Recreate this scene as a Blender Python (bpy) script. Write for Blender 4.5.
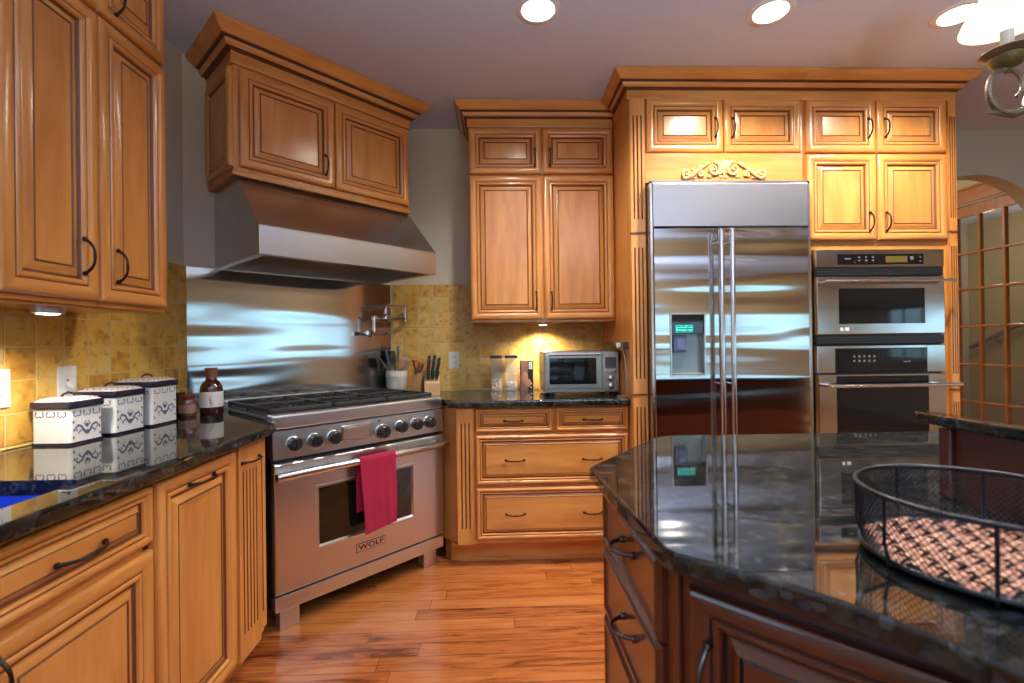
import bpy, bmesh, math, random
from math import sin, cos, pi, radians
from mathutils import Vector, Matrix, Euler

random.seed(7)
S = bpy.context.scene
for o in list(bpy.data.objects):
    bpy.data.objects.remove(o, do_unlink=True)
COL = S.collection

# ------------------------------------------------------------------ camera
cd = bpy.data.cameras.new('camera')
cd.sensor_width = 36.0
cd.lens = 482.3 / 1024 * 36.0
cd.clip_start = 0.02
cam = bpy.data.objects.new('camera', cd)
COL.objects.link(cam)
YAW, PITCH, ROLL, EYE = 0.0349, 0.0036, 0.0128, 1.2239
cam.matrix_world = (Matrix.Translation((0, 0, EYE)) @ Matrix.Rotation(-YAW, 4, 'Z') @
                    Matrix.Rotation(pi / 2 + PITCH, 4, 'X') @ Matrix.Rotation(-ROLL, 4, 'Z'))
cd.dof.use_dof = True
cd.dof.focus_distance = 2.6
cd.dof.aperture_fstop = 3.5
S.camera = cam

# ------------------------------------------------------------------ view, world, lights
S.view_settings.view_transform = 'Standard'
S.view_settings.look = 'None'
S.view_settings.gamma = 1.0
S.view_settings.use_curve_mapping = False
S.view_settings.exposure = 0.18
S.cycles.use_denoising = True
S.cycles.max_bounces = 8
S.cycles.diffuse_bounces = 5
S.cycles.glossy_bounces = 4
S.cycles.transmission_bounces = 8
S.cycles.sample_clamp_indirect = 6.0
S.cycles.caustics_reflective = False
S.cycles.caustics_refractive = False

world = bpy.data.worlds.new('daylight')
S.world = world
world.use_nodes = True
wn = world.node_tree.nodes
wl = world.node_tree.links
bg = wn['Background']
tc = wn.new('ShaderNodeTexCoord')
sp = wn.new('ShaderNodeSeparateXYZ')
wl.new(tc.outputs['Generated'], sp.inputs[0])
wr = wn.new('ShaderNodeValToRGB')
wr.color_ramp.elements[0].position = 0.0
wr.color_ramp.elements[0].color = (0.10, 0.20, 0.12, 1)
wr.color_ramp.elements[1].position = 1.0
wr.color_ramp.elements[1].color = (0.30, 0.62, 1.0, 1)
e = wr.color_ramp.elements.new(0.495)
e.color = (0.30, 0.52, 0.60, 1)
e = wr.color_ramp.elements.new(0.53)
e.color = (0.48, 0.80, 1.0, 1)
mr = wn.new('ShaderNodeMapRange')
mr.inputs['From Min'].default_value = -1
wl.new(sp.outputs['Z'], mr.inputs['Value'])
wl.new(mr.outputs[0], wr.inputs[0])
wl.new(wr.outputs[0], bg.inputs['Color'])
bg.inputs['Strength'].default_value = 3.0

CEIL = 2.67
WARM = (1.0, 0.92, 0.79)


def lamp(kind, name, loc, energy, color, **kw):
    l = bpy.data.lights.new(name, kind)
    l.energy = energy
    l.color = color
    rot = kw.pop('rot', None)
    for k, v in kw.items():
        setattr(l, k, v)
    o = bpy.data.objects.new(name, l)
    COL.objects.link(o)
    o.location = loc
    if rot:
        o.rotation_euler = rot
    return o


CANS_SEEN = [(0.204, 2.078), (1.23, 2.074), (2.085, 2.079)]
CANS_UNSEEN = [(1.75, 0.25), (0.9, -1.6), (2.9, -2.7), (4.6, -2.7), (5.5, 0.0), (5.5, 1.7), (3.6, 0.4)]  # out of view; those by the far walls added to brighten steel reflections
for i, (x, y) in enumerate(CANS_SEEN + CANS_UNSEEN):
    lamp('SPOT', 'can_and_fill_lamp', (x, y, CEIL - 0.02), (92, 150, 150)[i] if i < 3 else (34 if y < -2 else 36 if x > 5 else 26 if x < 1 else 44), WARM, spot_size=radians(150),
         spot_blend=0.9, shadow_soft_size=0.06)
lamp('SPOT', 'puck_lamp_left', (-1.30, 1.42, 1.312), 15.0, (1, 0.90, 0.74), spot_size=radians(150), spot_blend=0.8,
     shadow_soft_size=0.025)
lamp('SPOT', 'puck_lamp_left', (-1.30, 1.0, 1.315), 5.0, (1, 0.90, 0.74), spot_size=radians(150), spot_blend=0.8,
     shadow_soft_size=0.025)
lamp('SPOT', 'puck_lamp_back', (0.31, 3.12, 1.330), 26.0, (1, 0.90, 0.74), spot_size=radians(150), spot_blend=0.8,
     shadow_soft_size=0.025)
lamp('POINT', 'hall_lamp', (3.0, 4.6, 2.35), 18, WARM, shadow_soft_size=0.1)
lamp('POINT', 'stair_lamp', (5.2, 4.9, 2.3), 14, WARM, shadow_soft_size=0.1)

# added fill, no lamp of the room: cool spot bounced off the ceiling
lamp('SPOT', 'added_ceiling_fill', (0.9, -1.2, 1.40), 540, (0.78, 0.89, 1.0), spot_size=radians(158), spot_blend=0.5,
     shadow_soft_size=0.40, rot=(pi, 0, 0))

# ------------------------------------------------------------------ helpers


def new_mat(name):
    m = bpy.data.materials.new(name)
    m.use_nodes = True
    return m, m.node_tree.nodes, m.node_tree.links, m.node_tree.nodes['Principled BSDF']


def simple(name, col, rough=0.5, metal=0.0, spec=None, coat=0.0, emit=None, es=0.0, trans=0.0, ior=None, bump=0.0,
           bscale=60.0):
    m, n, l, p = new_mat(name)
    p.inputs['Base Color'].default_value = (*col, 1)
    p.inputs['Roughness'].default_value = rough
    p.inputs['Metallic'].default_value = metal
    if spec is not None:
        p.inputs['Specular IOR Level'].default_value = spec
    p.inputs['Coat Weight'].default_value = coat
    p.inputs['Transmission Weight'].default_value = trans
    if ior:
        p.inputs['IOR'].default_value = ior
    if emit:
        p.inputs['Emission Color'].default_value = (*emit, 1)
        p.inputs['Emission Strength'].default_value = es
    # a little natural unevenness everywhere
    t = n.new('ShaderNodeTexCoord')
    nz = n.new('ShaderNodeTexNoise')
    nz.inputs['Scale'].default_value = bscale
    l.new(t.outputs['Object'], nz.inputs['Vector'])
    mx = n.new('ShaderNodeMix')
    mx.data_type = 'RGBA'
    mx.blend_type = 'MULTIPLY'
    mx.inputs['Factor'].default_value = 0.12
    mx.inputs['A'].default_value = (*col, 1)
    l.new(nz.outputs['Fac'], mx.inputs['B'])
    l.new(mx.outputs['Result'], p.inputs['Base Color'])
    if bump:
        b = n.new('ShaderNodeBump')
        b.inputs['Strength'].default_value = bump
        b.inputs['Distance'].default_value = 0.002
        l.new(nz.outputs['Fac'], b.inputs['Height'])
        l.new(b.outputs[0], p.inputs['Normal'])
    return m


def ramp(n, stops):
    r = n.new('ShaderNodeValToRGB')
    els = r.color_ramp.elements
    els[0].position, els[0].color = stops[0][0], (*stops[0][1], 1)
    els[1].position, els[1].color = stops[-1][0], (*stops[-1][1], 1)
    for pos, c in stops[1:-1]:
        q = els.new(pos)
        q.color = (*c, 1)
    return r


def wood(name, stops, axis='z', rough=0.28, coat=0.3, sc=1.0):
    m, n, l, p = new_mat(name)
    t = n.new('ShaderNodeTexCoord')
    oi = n.new('ShaderNodeObjectInfo')
    mul = n.new('ShaderNodeVectorMath')
    mul.operation = 'SCALE'
    mul.inputs[0].default_value = (3.1, 2.7, 5.3)
    l.new(oi.outputs['Random'], mul.inputs['Scale'])
    add = n.new('ShaderNodeVectorMath')
    l.new(t.outputs['Object'], add.inputs[0])
    l.new(mul.outputs[0], add.inputs[1])
    mp = n.new('ShaderNodeMapping')
    s = {'z': (9, 9, 1.3), 'x': (1.3, 9, 9), 'y': (9, 1.3, 9)}[axis]
    mp.inputs['Scale'].default_value = tuple(q * sc for q in s)
    l.new(add.outputs[0], mp.inputs['Vector'])
    nz = n.new('ShaderNodeTexNoise')
    nz.inputs['Scale'].default_value = 1.6
    nz.inputs['Detail'].default_value = 7
    nz.inputs['Roughness'].default_value = 0.62
    nz.inputs['Distortion'].default_value = 0.35
    l.new(mp.outputs[0], nz.inputs['Vector'])
    r = ramp(n, stops)
    l.new(nz.outputs['Fac'], r.inputs[0])
    l.new(r.outputs[0], p.inputs['Base Color'])
    p.inputs['Roughness'].default_value = rough
    p.inputs['Coat Weight'].default_value = coat
    p.inputs['Coat Roughness'].default_value = 0.18
    return m


MAPLE = [(0.28, (0.46, 0.170, 0.038)), (0.5, (0.60, 0.248, 0.060)), (0.72, (0.70, 0.330, 0.090))]
W_V = wood('maple_upright_grain', MAPLE, 'z')
W_H = wood('maple_level_grain', MAPLE, 'x')
GLAZE = simple('dark_glaze', (0.15, 0.048, 0.015), 0.45)
CHERRY = [(0.25, (0.055, 0.011, 0.006)), (0.5, (0.085, 0.018, 0.009)), (0.78, (0.12, 0.028, 0.013))]
C_V = wood('cherry_upright_grain', CHERRY, 'z', 0.22, 0.6)
C_H = wood('cherry_level_grain', CHERRY, 'x', 0.22, 0.6)
C_GL = simple('cherry_dark_line', (0.012, 0.004, 0.004), 0.4)
BRONZE = simple('oil_rubbed_bronze', (0.035, 0.026, 0.022), 0.35, 0.8)
BRIGHT_BRONZE = simple('worn_bronze', (0.10, 0.09, 0.10), 0.25, 1.0)
BLACK = simple('black_enamel', (0.012, 0.012, 0.013), 0.35)
IRON = simple('cast_iron', (0.016, 0.016, 0.018), 0.5, bump=0.3, bscale=300)
BLACK_GLASS = simple('black_glass', (0.005, 0.006, 0.009), 0.04, spec=0.6)
CLEARG = None
RUBBER = simple('black_rubber', (0.02, 0.02, 0.02), 0.6)
WHITE_PL = simple('white_plastic', (0.80, 0.80, 0.78), 0.35)
CHROME = simple('chrome', (0.75, 0.75, 0.76), 0.09, 1.0)


def steel(name, col, rough=0.2, wave=(1.0, 1.0, 5.0), strength=0.3, dist=0.02, aniso=0.6, tang='Z', seed=0.0,
          brush='z', arot=0.0):
    m, n, l, p = new_mat(name)
    t = n.new('ShaderNodeTexCoord')
    p.inputs['Base Color'].default_value = (*col, 1)
    p.inputs['Metallic'].default_value = 1.0
    p.inputs['Roughness'].default_value = rough
    p.inputs['Anisotropic'].default_value = aniso
    tg = n.new('ShaderNodeTangent')
    tg.direction_type = 'RADIAL'
    tg.axis = tang
    l.new(tg.outputs[0], p.inputs['Tangent'])
    mp = n.new('ShaderNodeMapping')
    mp.inputs['Scale'].default_value = wave
    mp.inputs['Location'].default_value = (seed, seed * 0.3, seed * 1.7)
    l.new(t.outputs['Object'], mp.inputs['Vector'])
    nz = n.new('ShaderNodeTexNoise')
    nz.inputs['Scale'].default_value = 1.0
    nz.inputs['Detail'].default_value = 1.0
    l.new(mp.outputs[0], nz.inputs['Vector'])
    b = n.new('ShaderNodeBump')
    b.inputs['Strength'].default_value = strength
    b.inputs['Distance'].default_value = dist
    l.new(nz.outputs['Fac'], b.inputs['Height'])
    l.new(b.outputs[0], p.inputs['Normal'])
    p.inputs['Anisotropic Rotation'].default_value = arot
    return m


ST_FR = steel('brushed_steel_fridge', (0.60, 0.60, 0.61), 0.10, (0.5, 0.5, 6.5), 0.85, 0.015, 0.8)
ST_SPL = steel('brushed_steel_splash', (0.60, 0.62, 0.65), 0.11, (0.7, 0.7, 5.0), 0.55, 0.020, 0.85, seed=3.1)
ST_TOP = steel('brushed_steel_grille', (0.44, 0.43, 0.44), 0.36, (0.7, 0.7, 1), 0.1, 0.01, 0.6)
ST_RNG = steel('brushed_steel_range', (0.72, 0.74, 0.78), 0.30, (2, 2, 2), 0.15, 0.01, 0.6)
ST_HOOD = steel('brushed_steel_hood', (0.60, 0.58, 0.56), 0.26, (1, 1, 1), 0.1, 0.01, 0.5, brush='x')
ST_OV = steel('brushed_steel_oven', (0.60, 0.60, 0.62), 0.15, (2, 2, 2), 0.35, 0.02, 0.4)
ST_PLAIN = simple('plain_steel', (0.62, 0.61, 0.60), 0.22, 1.0)


def granite():
    m, n, l, p = new_mat('dark_granite')
    t = n.new('ShaderNodeTexCoord')
    v = n.new('ShaderNodeTexVoronoi')
    v.inputs['Scale'].default_value = 95
    v.inputs['Randomness'].default_value = 1
    l.new(t.outputs['Object'], v.inputs['Vector'])
    r = ramp(n, [(0.0, (0.004, 0.005, 0.006)), (0.55, (0.007, 0.007, 0.006)), (0.80, (0.012, 0.011, 0.009)),
                 (0.90, (0.010, 0.020, 0.034)), (0.965, (0.040, 0.044, 0.046))])
    sx = n.new('ShaderNodeSeparateXYZ')
    l.new(v.outputs['Color'], sx.inputs[0])
    l.new(sx.outputs['X'], r.inputs[0])
    nz = n.new('ShaderNodeTexNoise')
    nz.inputs['Scale'].default_value = 22
    nz.inputs['Detail'].default_value = 6
    l.new(t.outputs['Object'], nz.inputs['Vector'])
    r2 = ramp(n, [(0.42, (0.003, 0.004, 0.004)), (0.55, (0.024, 0.020, 0.013)), (0.68, (0.070, 0.062, 0.046))])
    l.new(nz.outputs['Fac'], r2.inputs[0])
    mx = n.new('ShaderNodeMix')
    mx.data_type = 'RGBA'
    mx.blend_type = 'ADD'
    mx.inputs['Factor'].default_value = 0.5
    l.new(r.outputs[0], mx.inputs['A'])
    l.new(r2.outputs[0], mx.inputs['B'])
    l.new(mx.outputs['Result'], p.inputs['Base Color'])
    p.inputs['Roughness'].default_value = 0.03
    p.inputs['IOR'].default_value = 1.52
    return m


GRANITE = granite()


def tile_mat():
    m, n, l, p = new_mat('tumbled_yellow_stone_tile')
    t = n.new('ShaderNodeTexCoord')
    s = n.new('ShaderNodeSeparateXYZ')
    l.new(t.outputs['Object'], s.inputs[0])
    cell = []
    for ax in ('X', 'Z'):
        d = n.new('ShaderNodeMath')
        d.operation = 'DIVIDE'
        d.inputs[1].default_value = 0.1025
        l.new(s.outputs[ax], d.inputs[0])
        cell.append(d)
    # joints: distance from cell border
    outs = []
    for d in cell:
        fr = n.new('ShaderNodeMath')
        fr.operation = 'FRACT'
        l.new(d.outputs[0], fr.inputs[0])
        pp = n.new('ShaderNodeMath')
        pp.operation = 'PINGPONG'
        pp.inputs[1].default_value = 0.5
        l.new(fr.outputs[0], pp.inputs[0])
        outs.append(pp)
    mn = n.new('ShaderNodeMath')
    mn.operation = 'MINIMUM'
    l.new(outs[0].outputs[0], mn.inputs[0])
    l.new(outs[1].outputs[0], mn.inputs[1])
    nz = n.new('ShaderNodeTexNoise')
    nz.inputs['Scale'].default_value = 24
    nz.inputs['Detail'].default_value = 5
    nz.inputs['Roughness'].default_value = 0.6
    l.new(t.outputs['Object'], nz.inputs['Vector'])
    wob = n.new('ShaderNodeMath')
    wob.operation = 'MULTIPLY_ADD'
    wob.inputs[1].default_value = 0.03
    l.new(nz.outputs['Fac'], wob.inputs[0])
    l.new(mn.outputs[0], wob.inputs[2])
    jm = n.new('ShaderNodeMapRange')
    jm.inputs['From Min'].default_value = 0.030
    jm.inputs['From Max'].default_value = 0.052
    l.new(wob.outputs[0], jm.inputs['Value'])
    cx = n.new('ShaderNodeCombineXYZ')
    for i, d in enumerate(cell):
        f = n.new('ShaderNodeMath')
        f.operation = 'FLOOR'
        l.new(d.outputs[0], f.inputs[0])
        l.new(f.outputs[0], cx.inputs[i])
    wnz = n.new('ShaderNodeTexWhiteNoise')
    wnz.noise_dimensions = '2D'
    l.new(cx.outputs[0], wnz.inputs['Vector'])
    ad = n.new('ShaderNodeVectorMath')
    ad.operation = 'MULTIPLY_ADD'
    ad.inputs[1].default_value = (7, 7, 7)
    l.new(wnz.outputs['Color'], ad.inputs[0])
    l.new(t.outputs['Object'], ad.inputs[2])
    n2 = n.new('ShaderNodeTexNoise')
    n2.inputs['Scale'].default_value = 9
    n2.inputs['Detail'].default_value = 6
    n2.inputs['Distortion'].default_value = 1.2
    l.new(ad.outputs[0], n2.inputs['Vector'])
    comb = n.new('ShaderNodeMath')
    comb.operation = 'MULTIPLY_ADD'
    comb.inputs[1].default_value = 0.32
    l.new(wnz.outputs['Value'], comb.inputs[0])
    l.new(n2.outputs['Fac'], comb.inputs[2])
    r = ramp(n, [(0.35, (0.42, 0.19, 0.03)), (0.52, (0.60, 0.32, 0.05)), (0.68, (0.70, 0.42, 0.085)),
                 (0.90, (0.74, 0.52, 0.17))])
    l.new(comb.outputs[0], r.inputs[0])
    # dark pits and veins
    v = n.new('ShaderNodeTexNoise')
    v.inputs['Scale'].default_value = 30
    v.inputs['Detail'].default_value = 8
    l.new(ad.outputs[0], v.inputs['Vector'])
    vr = ramp(n, [(0.30, (0.55, 0.42, 0.3)), (0.44, (1, 1, 1))])
    l.new(v.outputs['Fac'], vr.inputs[0])
    mv = n.new('ShaderNodeMix')
    mv.data_type = 'RGBA'
    mv.blend_type = 'MULTIPLY'
    mv.inputs['Factor'].default_value = 0.8
    l.new(r.outputs[0], mv.inputs['A'])
    l.new(vr.outputs[0], mv.inputs['B'])
    mx = n.new('ShaderNodeMix')
    mx.data_type = 'RGBA'
    mx.inputs['A'].default_value = (0.62, 0.45, 0.19, 1)
    l.new(jm.outputs[0], mx.inputs['Factor'])
    l.new(mv.outputs['Result'], mx.inputs['B'])
    l.new(mx.outputs['Result'], p.inputs['Base Color'])
    b = n.new('ShaderNodeBump')
    b.inputs['Strength'].default_value = 0.5
    b.inputs['Distance'].default_value = 0.003
    l.new(jm.outputs[0], b.inputs['Height'])
    l.new(b.outputs[0], p.inputs['Normal'])
    p.inputs['Roughness'].default_value = 0.42
    return m


TILE = tile_mat()


def floor_mat():
    m, n, l, p = new_mat('red_oak_strip_floor')
    t = n.new('ShaderNodeTexCoord')
    s = n.new('ShaderNodeSeparateXYZ')
    l.new(t.outputs['Object'], s.inputs[0])
    row = n.new('ShaderNodeMath')
    row.operation = 'DIVIDE'
    row.inputs[1].default_value = 0.083
    l.new(s.outputs['Y'], row.inputs[0])
    fl = n.new('ShaderNodeMath')
    fl.operation = 'FLOOR'
    l.new(row.outputs[0], fl.inputs[0])
    w1 = n.new('ShaderNodeTexWhiteNoise')
    w1.noise_dimensions = '1D'
    l.new(fl.outputs[0], w1.inputs['W'])
    ad = n.new('ShaderNodeMath')
    ad.operation = 'MULTIPLY_ADD'
    ad.inputs[1].default_value = 1.3
    l.new(w1.outputs['Value'], ad.inputs[0])
    l.new(s.outputs['X'], ad.inputs[2])
    dv = n.new('ShaderNodeMath')
    dv.operation = 'DIVIDE'
    dv.inputs[1].default_value = 1.1
    l.new(ad.outputs[0], dv.inputs[0])
    f2 = n.new('ShaderNodeMath')
    f2.operation = 'FLOOR'
    l.new(dv.outputs[0], f2.inputs[0])
    cb = n.new('ShaderNodeCombineXYZ')
    l.new(fl.outputs[0], cb.inputs[0])
    l.new(f2.outputs[0], cb.inputs[1])
    w2 = n.new('ShaderNodeTexWhiteNoise')
    w2.noise_dimensions = '2D'
    l.new(cb.outputs[0], w2.inputs['Vector'])
    va = n.new('ShaderNodeVectorMath')
    va.operation = 'MULTIPLY_ADD'
    va.inputs[1].default_value = (9, 9, 9)
    l.new(w2.outputs['Color'], va.inputs[0])
    l.new(t.outputs['Object'], va.inputs[2])
    mp = n.new('ShaderNodeMapping')
    mp.inputs['Scale'].default_value = (1.7, 16, 16)
    l.new(va.outputs[0], mp.inputs['Vector'])
    nz = n.new('ShaderNodeTexNoise')
    nz.inputs['Scale'].default_value = 1.5
    nz.inputs['Detail'].default_value = 8
    nz.inputs['Roughness'].default_value = 0.65
    nz.inputs['Distortion'].default_value = 1.4
    l.new(mp.outputs[0], nz.inputs['Vector'])
    sm = n.new('ShaderNodeMath')
    sm.operation = 'MULTIPLY_ADD'
    sm.inputs[1].default_value = 0.22
    l.new(w2.outputs['Value'], sm.inputs[0])
    l.new(nz.outputs['Fac'], sm.inputs[2])
    r = ramp(n, [(0.40, (0.11, 0.024, 0.006)), (0.50, (0.30, 0.080, 0.018)), (0.62, (0.43, 0.130, 0.030)),
                 (0.85, (0.52, 0.19, 0.055))])
    l.new(sm.outputs[0], r.inputs[0])
    # joints
    fr = n.new('ShaderNodeMath')
    fr.operation = 'FRACT'
    l.new(row.outputs[0], fr.inputs[0])
    pp = n.new('ShaderNodeMath')
    pp.operation = 'PINGPONG'
    pp.inputs[1].default_value = 0.5
    l.new(fr.outputs[0], pp.inputs[0])
    fr2 = n.new('ShaderNodeMath')
    fr2.operation = 'FRACT'
    l.new(dv.outputs[0], fr2.inputs[0])
    g1 = n.new('ShaderNodeMath')
    g1.operation = 'GREATER_THAN'
    g1.inputs[1].default_value = 0.018
    l.new(pp.outputs[0], g1.inputs[0])
    g2 = n.new('ShaderNodeMath')
    g2.operation = 'GREATER_THAN'
    g2.inputs[1].default_value = 0.0025
    l.new(fr2.outputs[0], g2.inputs[0])
    mu = n.new('ShaderNodeMath')
    mu.operation = 'MULTIPLY'
    l.new(g1.outputs[0], mu.inputs[0])
    l.new(g2.outputs[0], mu.inputs[1])
    mx = n.new('ShaderNodeMix')
    mx.data_type = 'RGBA'
    mx.inputs['A'].default_value = (0.13, 0.035, 0.010, 1)
    l.new(mu.outputs[0], mx.inputs['Factor'])
    l.new(r.outputs[0], mx.inputs['B'])
    l.new(mx.outputs['Result'], p.inputs['Base Color'])
    p.inputs['Roughness'].default_value = 0.27
    p.inputs['Coat Weight'].default_value = 0.25
    return m


FLOOR = floor_mat()
PAINT = simple('beige_grey_wall_paint', (0.70, 0.65, 0.52), 0.7, bump=0.05, bscale=200)
PAINT_R = simple('grey_green_wall_paint', (0.56, 0.60, 0.57), 0.7, bump=0.05, bscale=200)
CEILM = simple('ceiling_paint', (0.62, 0.67, 0.84), 0.8)
GOLDP = simple('golden_wall_paint', (0.74, 0.56, 0.30), 0.6)
CREAM = simple('cream_paint', (0.62, 0.52, 0.34), 0.6)
WHITE_TRIM = simple('white_trim_paint', (0.75, 0.74, 0.72), 0.4)


class MB:
    """collects shapes for ONE mesh object"""

    def __init__(s):
        s.v = []
        s.f = []
        s.m = []
        s.hard = False

    def raw(s, vs, fs, m=0):
        b = len(s.v)
        s.v += [Vector(q) for q in vs]
        for k, f in enumerate(fs):
            s.f.append([b + i for i in f])
            s.m.append(m[k] if isinstance(m, (list, tuple)) else m)

    def box(s, x0, x1, y0, y1, z0, z1, m=0, bev=0.0, seg=2):
        if bev <= 0:
            vs = [(x, y, z) for x in (x0, x1) for y in (y0, y1) for z in (z0, z1)]
            s.raw(vs, [(0, 1, 3, 2), (4, 6, 7, 5), (0, 4, 5, 1), (2, 3, 7, 6), (0, 2, 6, 4), (1, 5, 7, 3)], m)
            return
        s.hard = True
        bm = bmesh.new()
        bmesh.ops.create_cube(bm, size=1)
        bmesh.ops.scale(bm, vec=(x1 - x0, y1 - y0, z1 - z0), verts=bm.verts)
        bmesh.ops.translate(bm, vec=((x0 + x1) / 2, (y0 + y1) / 2, (z0 + z1) / 2), verts=bm.verts)
        bmesh.ops.bevel(bm, geom=list(bm.edges), offset=bev, segments=seg, profile=0.5, affect='EDGES')
        s.bm(bm, m)

    def bm(s, bm, m=0, M=None):
        bm.verts.ensure_lookup_table()
        b = len(s.v)
        for v in bm.verts:
            s.v.append((M @ v.co) if M else v.co.copy())
        for f in bm.faces:
            s.f.append([b + v.index for v in f.verts])
            s.m.append(m)
        bm.free()

    def prism(s, poly, z0, z1, m=0, bev=0.0, seg=3, top=True, bot=True):
        s.hard = s.hard or bev > 0
        bm = bmesh.new()
        lo = [bm.verts.new((x, y, z0)) for x, y in poly]
        hi = [bm.verts.new((x, y, z1)) for x, y in poly]
        k = len(poly)
        bm.faces.new(lo[::-1])
        tf = bm.faces.new(hi)
        for i in range(k):
            bm.faces.new((lo[i], lo[(i + 1) % k], hi[(i + 1) % k], hi[i]))
        bmesh.ops.recalc_face_normals(bm, faces=bm.faces)
        if bev > 0:
            ed = [e for e in bm.edges if abs(e.verts[0].co.z - e.verts[1].co.z) < 1e-6 and
                  ((top and e.verts[0].co.z > (z0 + z1) / 2) or (bot and e.verts[0].co.z < (z0 + z1) / 2))]
            bmesh.ops.bevel(bm, geom=ed, offset=bev, segments=seg, profile=0.5, affect='EDGES')
        bm.verts.index_update()
        s.bm(bm, m)

    def lathe(s, prof, c=(0, 0, 0), seg=24, m=0, M=None, ax='z'):
        vs, fs = [], []
        n = len(prof)
        for i in range(seg):
            a = 2 * pi * i / seg
            for r, z in prof:
                p = Vector((r * cos(a), r * sin(a), z))
                if ax == 'y':
                    p = Vector((p.x, p.z, p.y))
                elif ax == 'x':
                    p = Vector((p.z, p.x, p.y))
                if M:
                    p = M @ p
                vs.append(p + Vector(c))
        for i in range(seg):
            j = (i + 1) % seg
            for k in range(n - 1):
                fs.append((i * n + k, j * n + k, j * n + k + 1, i * n + k + 1))
        mm = [(m[k] if isinstance(m, (list, tuple)) else m) for i in range(seg) for k in range(n - 1)]
        s.raw(vs, fs, mm)
        if prof[0][0] > 1e-6:
            s.raw([vs[i * n] for i in range(seg)], [list(range(seg))], mm[0])
        if prof[-1][0] > 1e-6:
            s.raw([vs[i * n + n - 1] for i in range(seg)], [list(range(seg))[::-1]], mm[-1])

    def tube(s, pts, r, seg=8, m=0, closed=False, flat=1.0):
        pts = [Vector(p) for p in pts]
        n = len(pts)
        rs = r if isinstance(r, (list, tuple)) else [r] * n
        tan = []
        for i in range(n):
            if closed:
                d = pts[(i + 1) % n] - pts[i - 1]
            else:
                d = pts[min(i + 1, n - 1)] - pts[max(i - 1, 0)]
            tan.append(d.normalized() if d.length > 1e-9 else Vector((0, 0, 1)))
        up = Vector((0, 0, 1)) if abs(tan[0].z) < 0.9 else Vector((1, 0, 0))
        nrm = (up - tan[0] * up.dot(tan[0])).normalized()
        vs = []
        for i in range(n):
            nrm = (nrm - tan[i] * nrm.dot(tan[i]))
            nrm = nrm.normalized() if nrm.length > 1e-6 else tan[i].orthogonal().normalized()
            bn = tan[i].cross(nrm)
            for k in range(seg):
                a = 2 * pi * k / seg
                vs.append(pts[i] + nrm * cos(a) * rs[i] + bn * sin(a) * rs[i] * flat)
        fs = []
        for i in range(n if closed else n - 1):
            j = (i + 1) % n
            for k in range(seg):
                k2 = (k + 1) % seg
                fs.append((i * seg + k, i * seg + k2, j * seg + k2, j * seg + k))
        if not closed:
            fs.append(list(range(seg))[::-1])
            fs.append([(n - 1) * seg + k for k in range(seg)])
        s.raw(vs, fs, m)

    def sphere(s, c, r, m=0, u=12, v=8, sc=(1, 1, 1)):
        bm = bmesh.new()
        bmesh.ops.create_uvsphere(bm, u_segments=u, v_segments=v, radius=r)
        bmesh.ops.scale(bm, vec=sc, verts=bm.verts)
        bmesh.ops.translate(bm, vec=c, verts=bm.verts)
        s.bm(bm, m)

    def sweep(s, path, prof, mats, out=1):
        """prof: (projection, z) top..bottom; path: xy base line, outward on the right (out=1) or left (-1)"""
        P = [Vector((x, y)) for x, y in path]
        n = len(P)
        mit = []
        for i in range(n):
            ds = []
            if i > 0:
                ds.append((P[i] - P[i - 1]).normalized())
            if i < n - 1:
                ds.append((P[i + 1] - P[i]).normalized())
            ns = [Vector((d.y, -d.x)) * out for d in ds]
            if len(ns) == 1:
                mit.append(ns[0])
            else:
                q = (ns[0] + ns[1]).normalized()
                mit.append(q / max(0.2, q.dot(ns[0])))
        k = len(prof)
        vs = []
        for i in range(n):
            for pr, z in prof:
                q = P[i] + mit[i] * pr
                vs.append((q.x, q.y, z))
        fs, mm = [], []
        for i in range(n - 1):
            for j in range(k - 1):
                fs.append((i * k + j, i * k + j + 1, (i + 1) * k + j + 1, (i + 1) * k + j))
                mm.append(mats[j])
            fs.append((i * k + k - 1, i * k, (i + 1) * k, (i + 1) * k + k - 1))
            mm.append(0)
        s.raw(vs, fs, mm)
        s.raw([vs[j] for j in range(k)], [list(range(k))], 0)
        s.raw([vs[(n - 1) * k + j] for j in range(k)], [list(range(k))[::-1]], 0)

    def rings(s, x0, x1, z0, z1, prof, yf, centre=None, v=0, h=1):
        """raised-panel face in the xz plane facing -y. prof = [(inset, depth towards viewer, mat or None)]"""
        n = len(prof)
        vs = []
        for ins, d, _ in prof:
            vs += [(x0 + ins, yf - d, z0 + ins), (x1 - ins, yf - d, z0 + ins), (x1 - ins, yf - d, z1 - ins),
                   (x0 + ins, yf - d, z1 - ins)]
        fs, mm = [], []
        for i in range(n - 1):
            for k in range(4):
                k2 = (k + 1) % 4
                fs.append((i * 4 + k, i * 4 + k2, (i + 1) * 4 + k2, (i + 1) * 4 + k))
                mt = prof[i][2]
                mm.append(mt if mt is not None else (h if k in (0, 2) else v))
        fs.append([(n - 1) * 4 + k for k in range(4)])
        mm.append(centre if centre is not None else v)
        fs.append([3, 2, 1, 0])
        mm.append(v)
        s.raw(vs, fs, mm)

    def xf(s, M, start=0):
        for i in range(start, len(s.v)):
            s.v[i] = M @ s.v[i]

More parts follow.
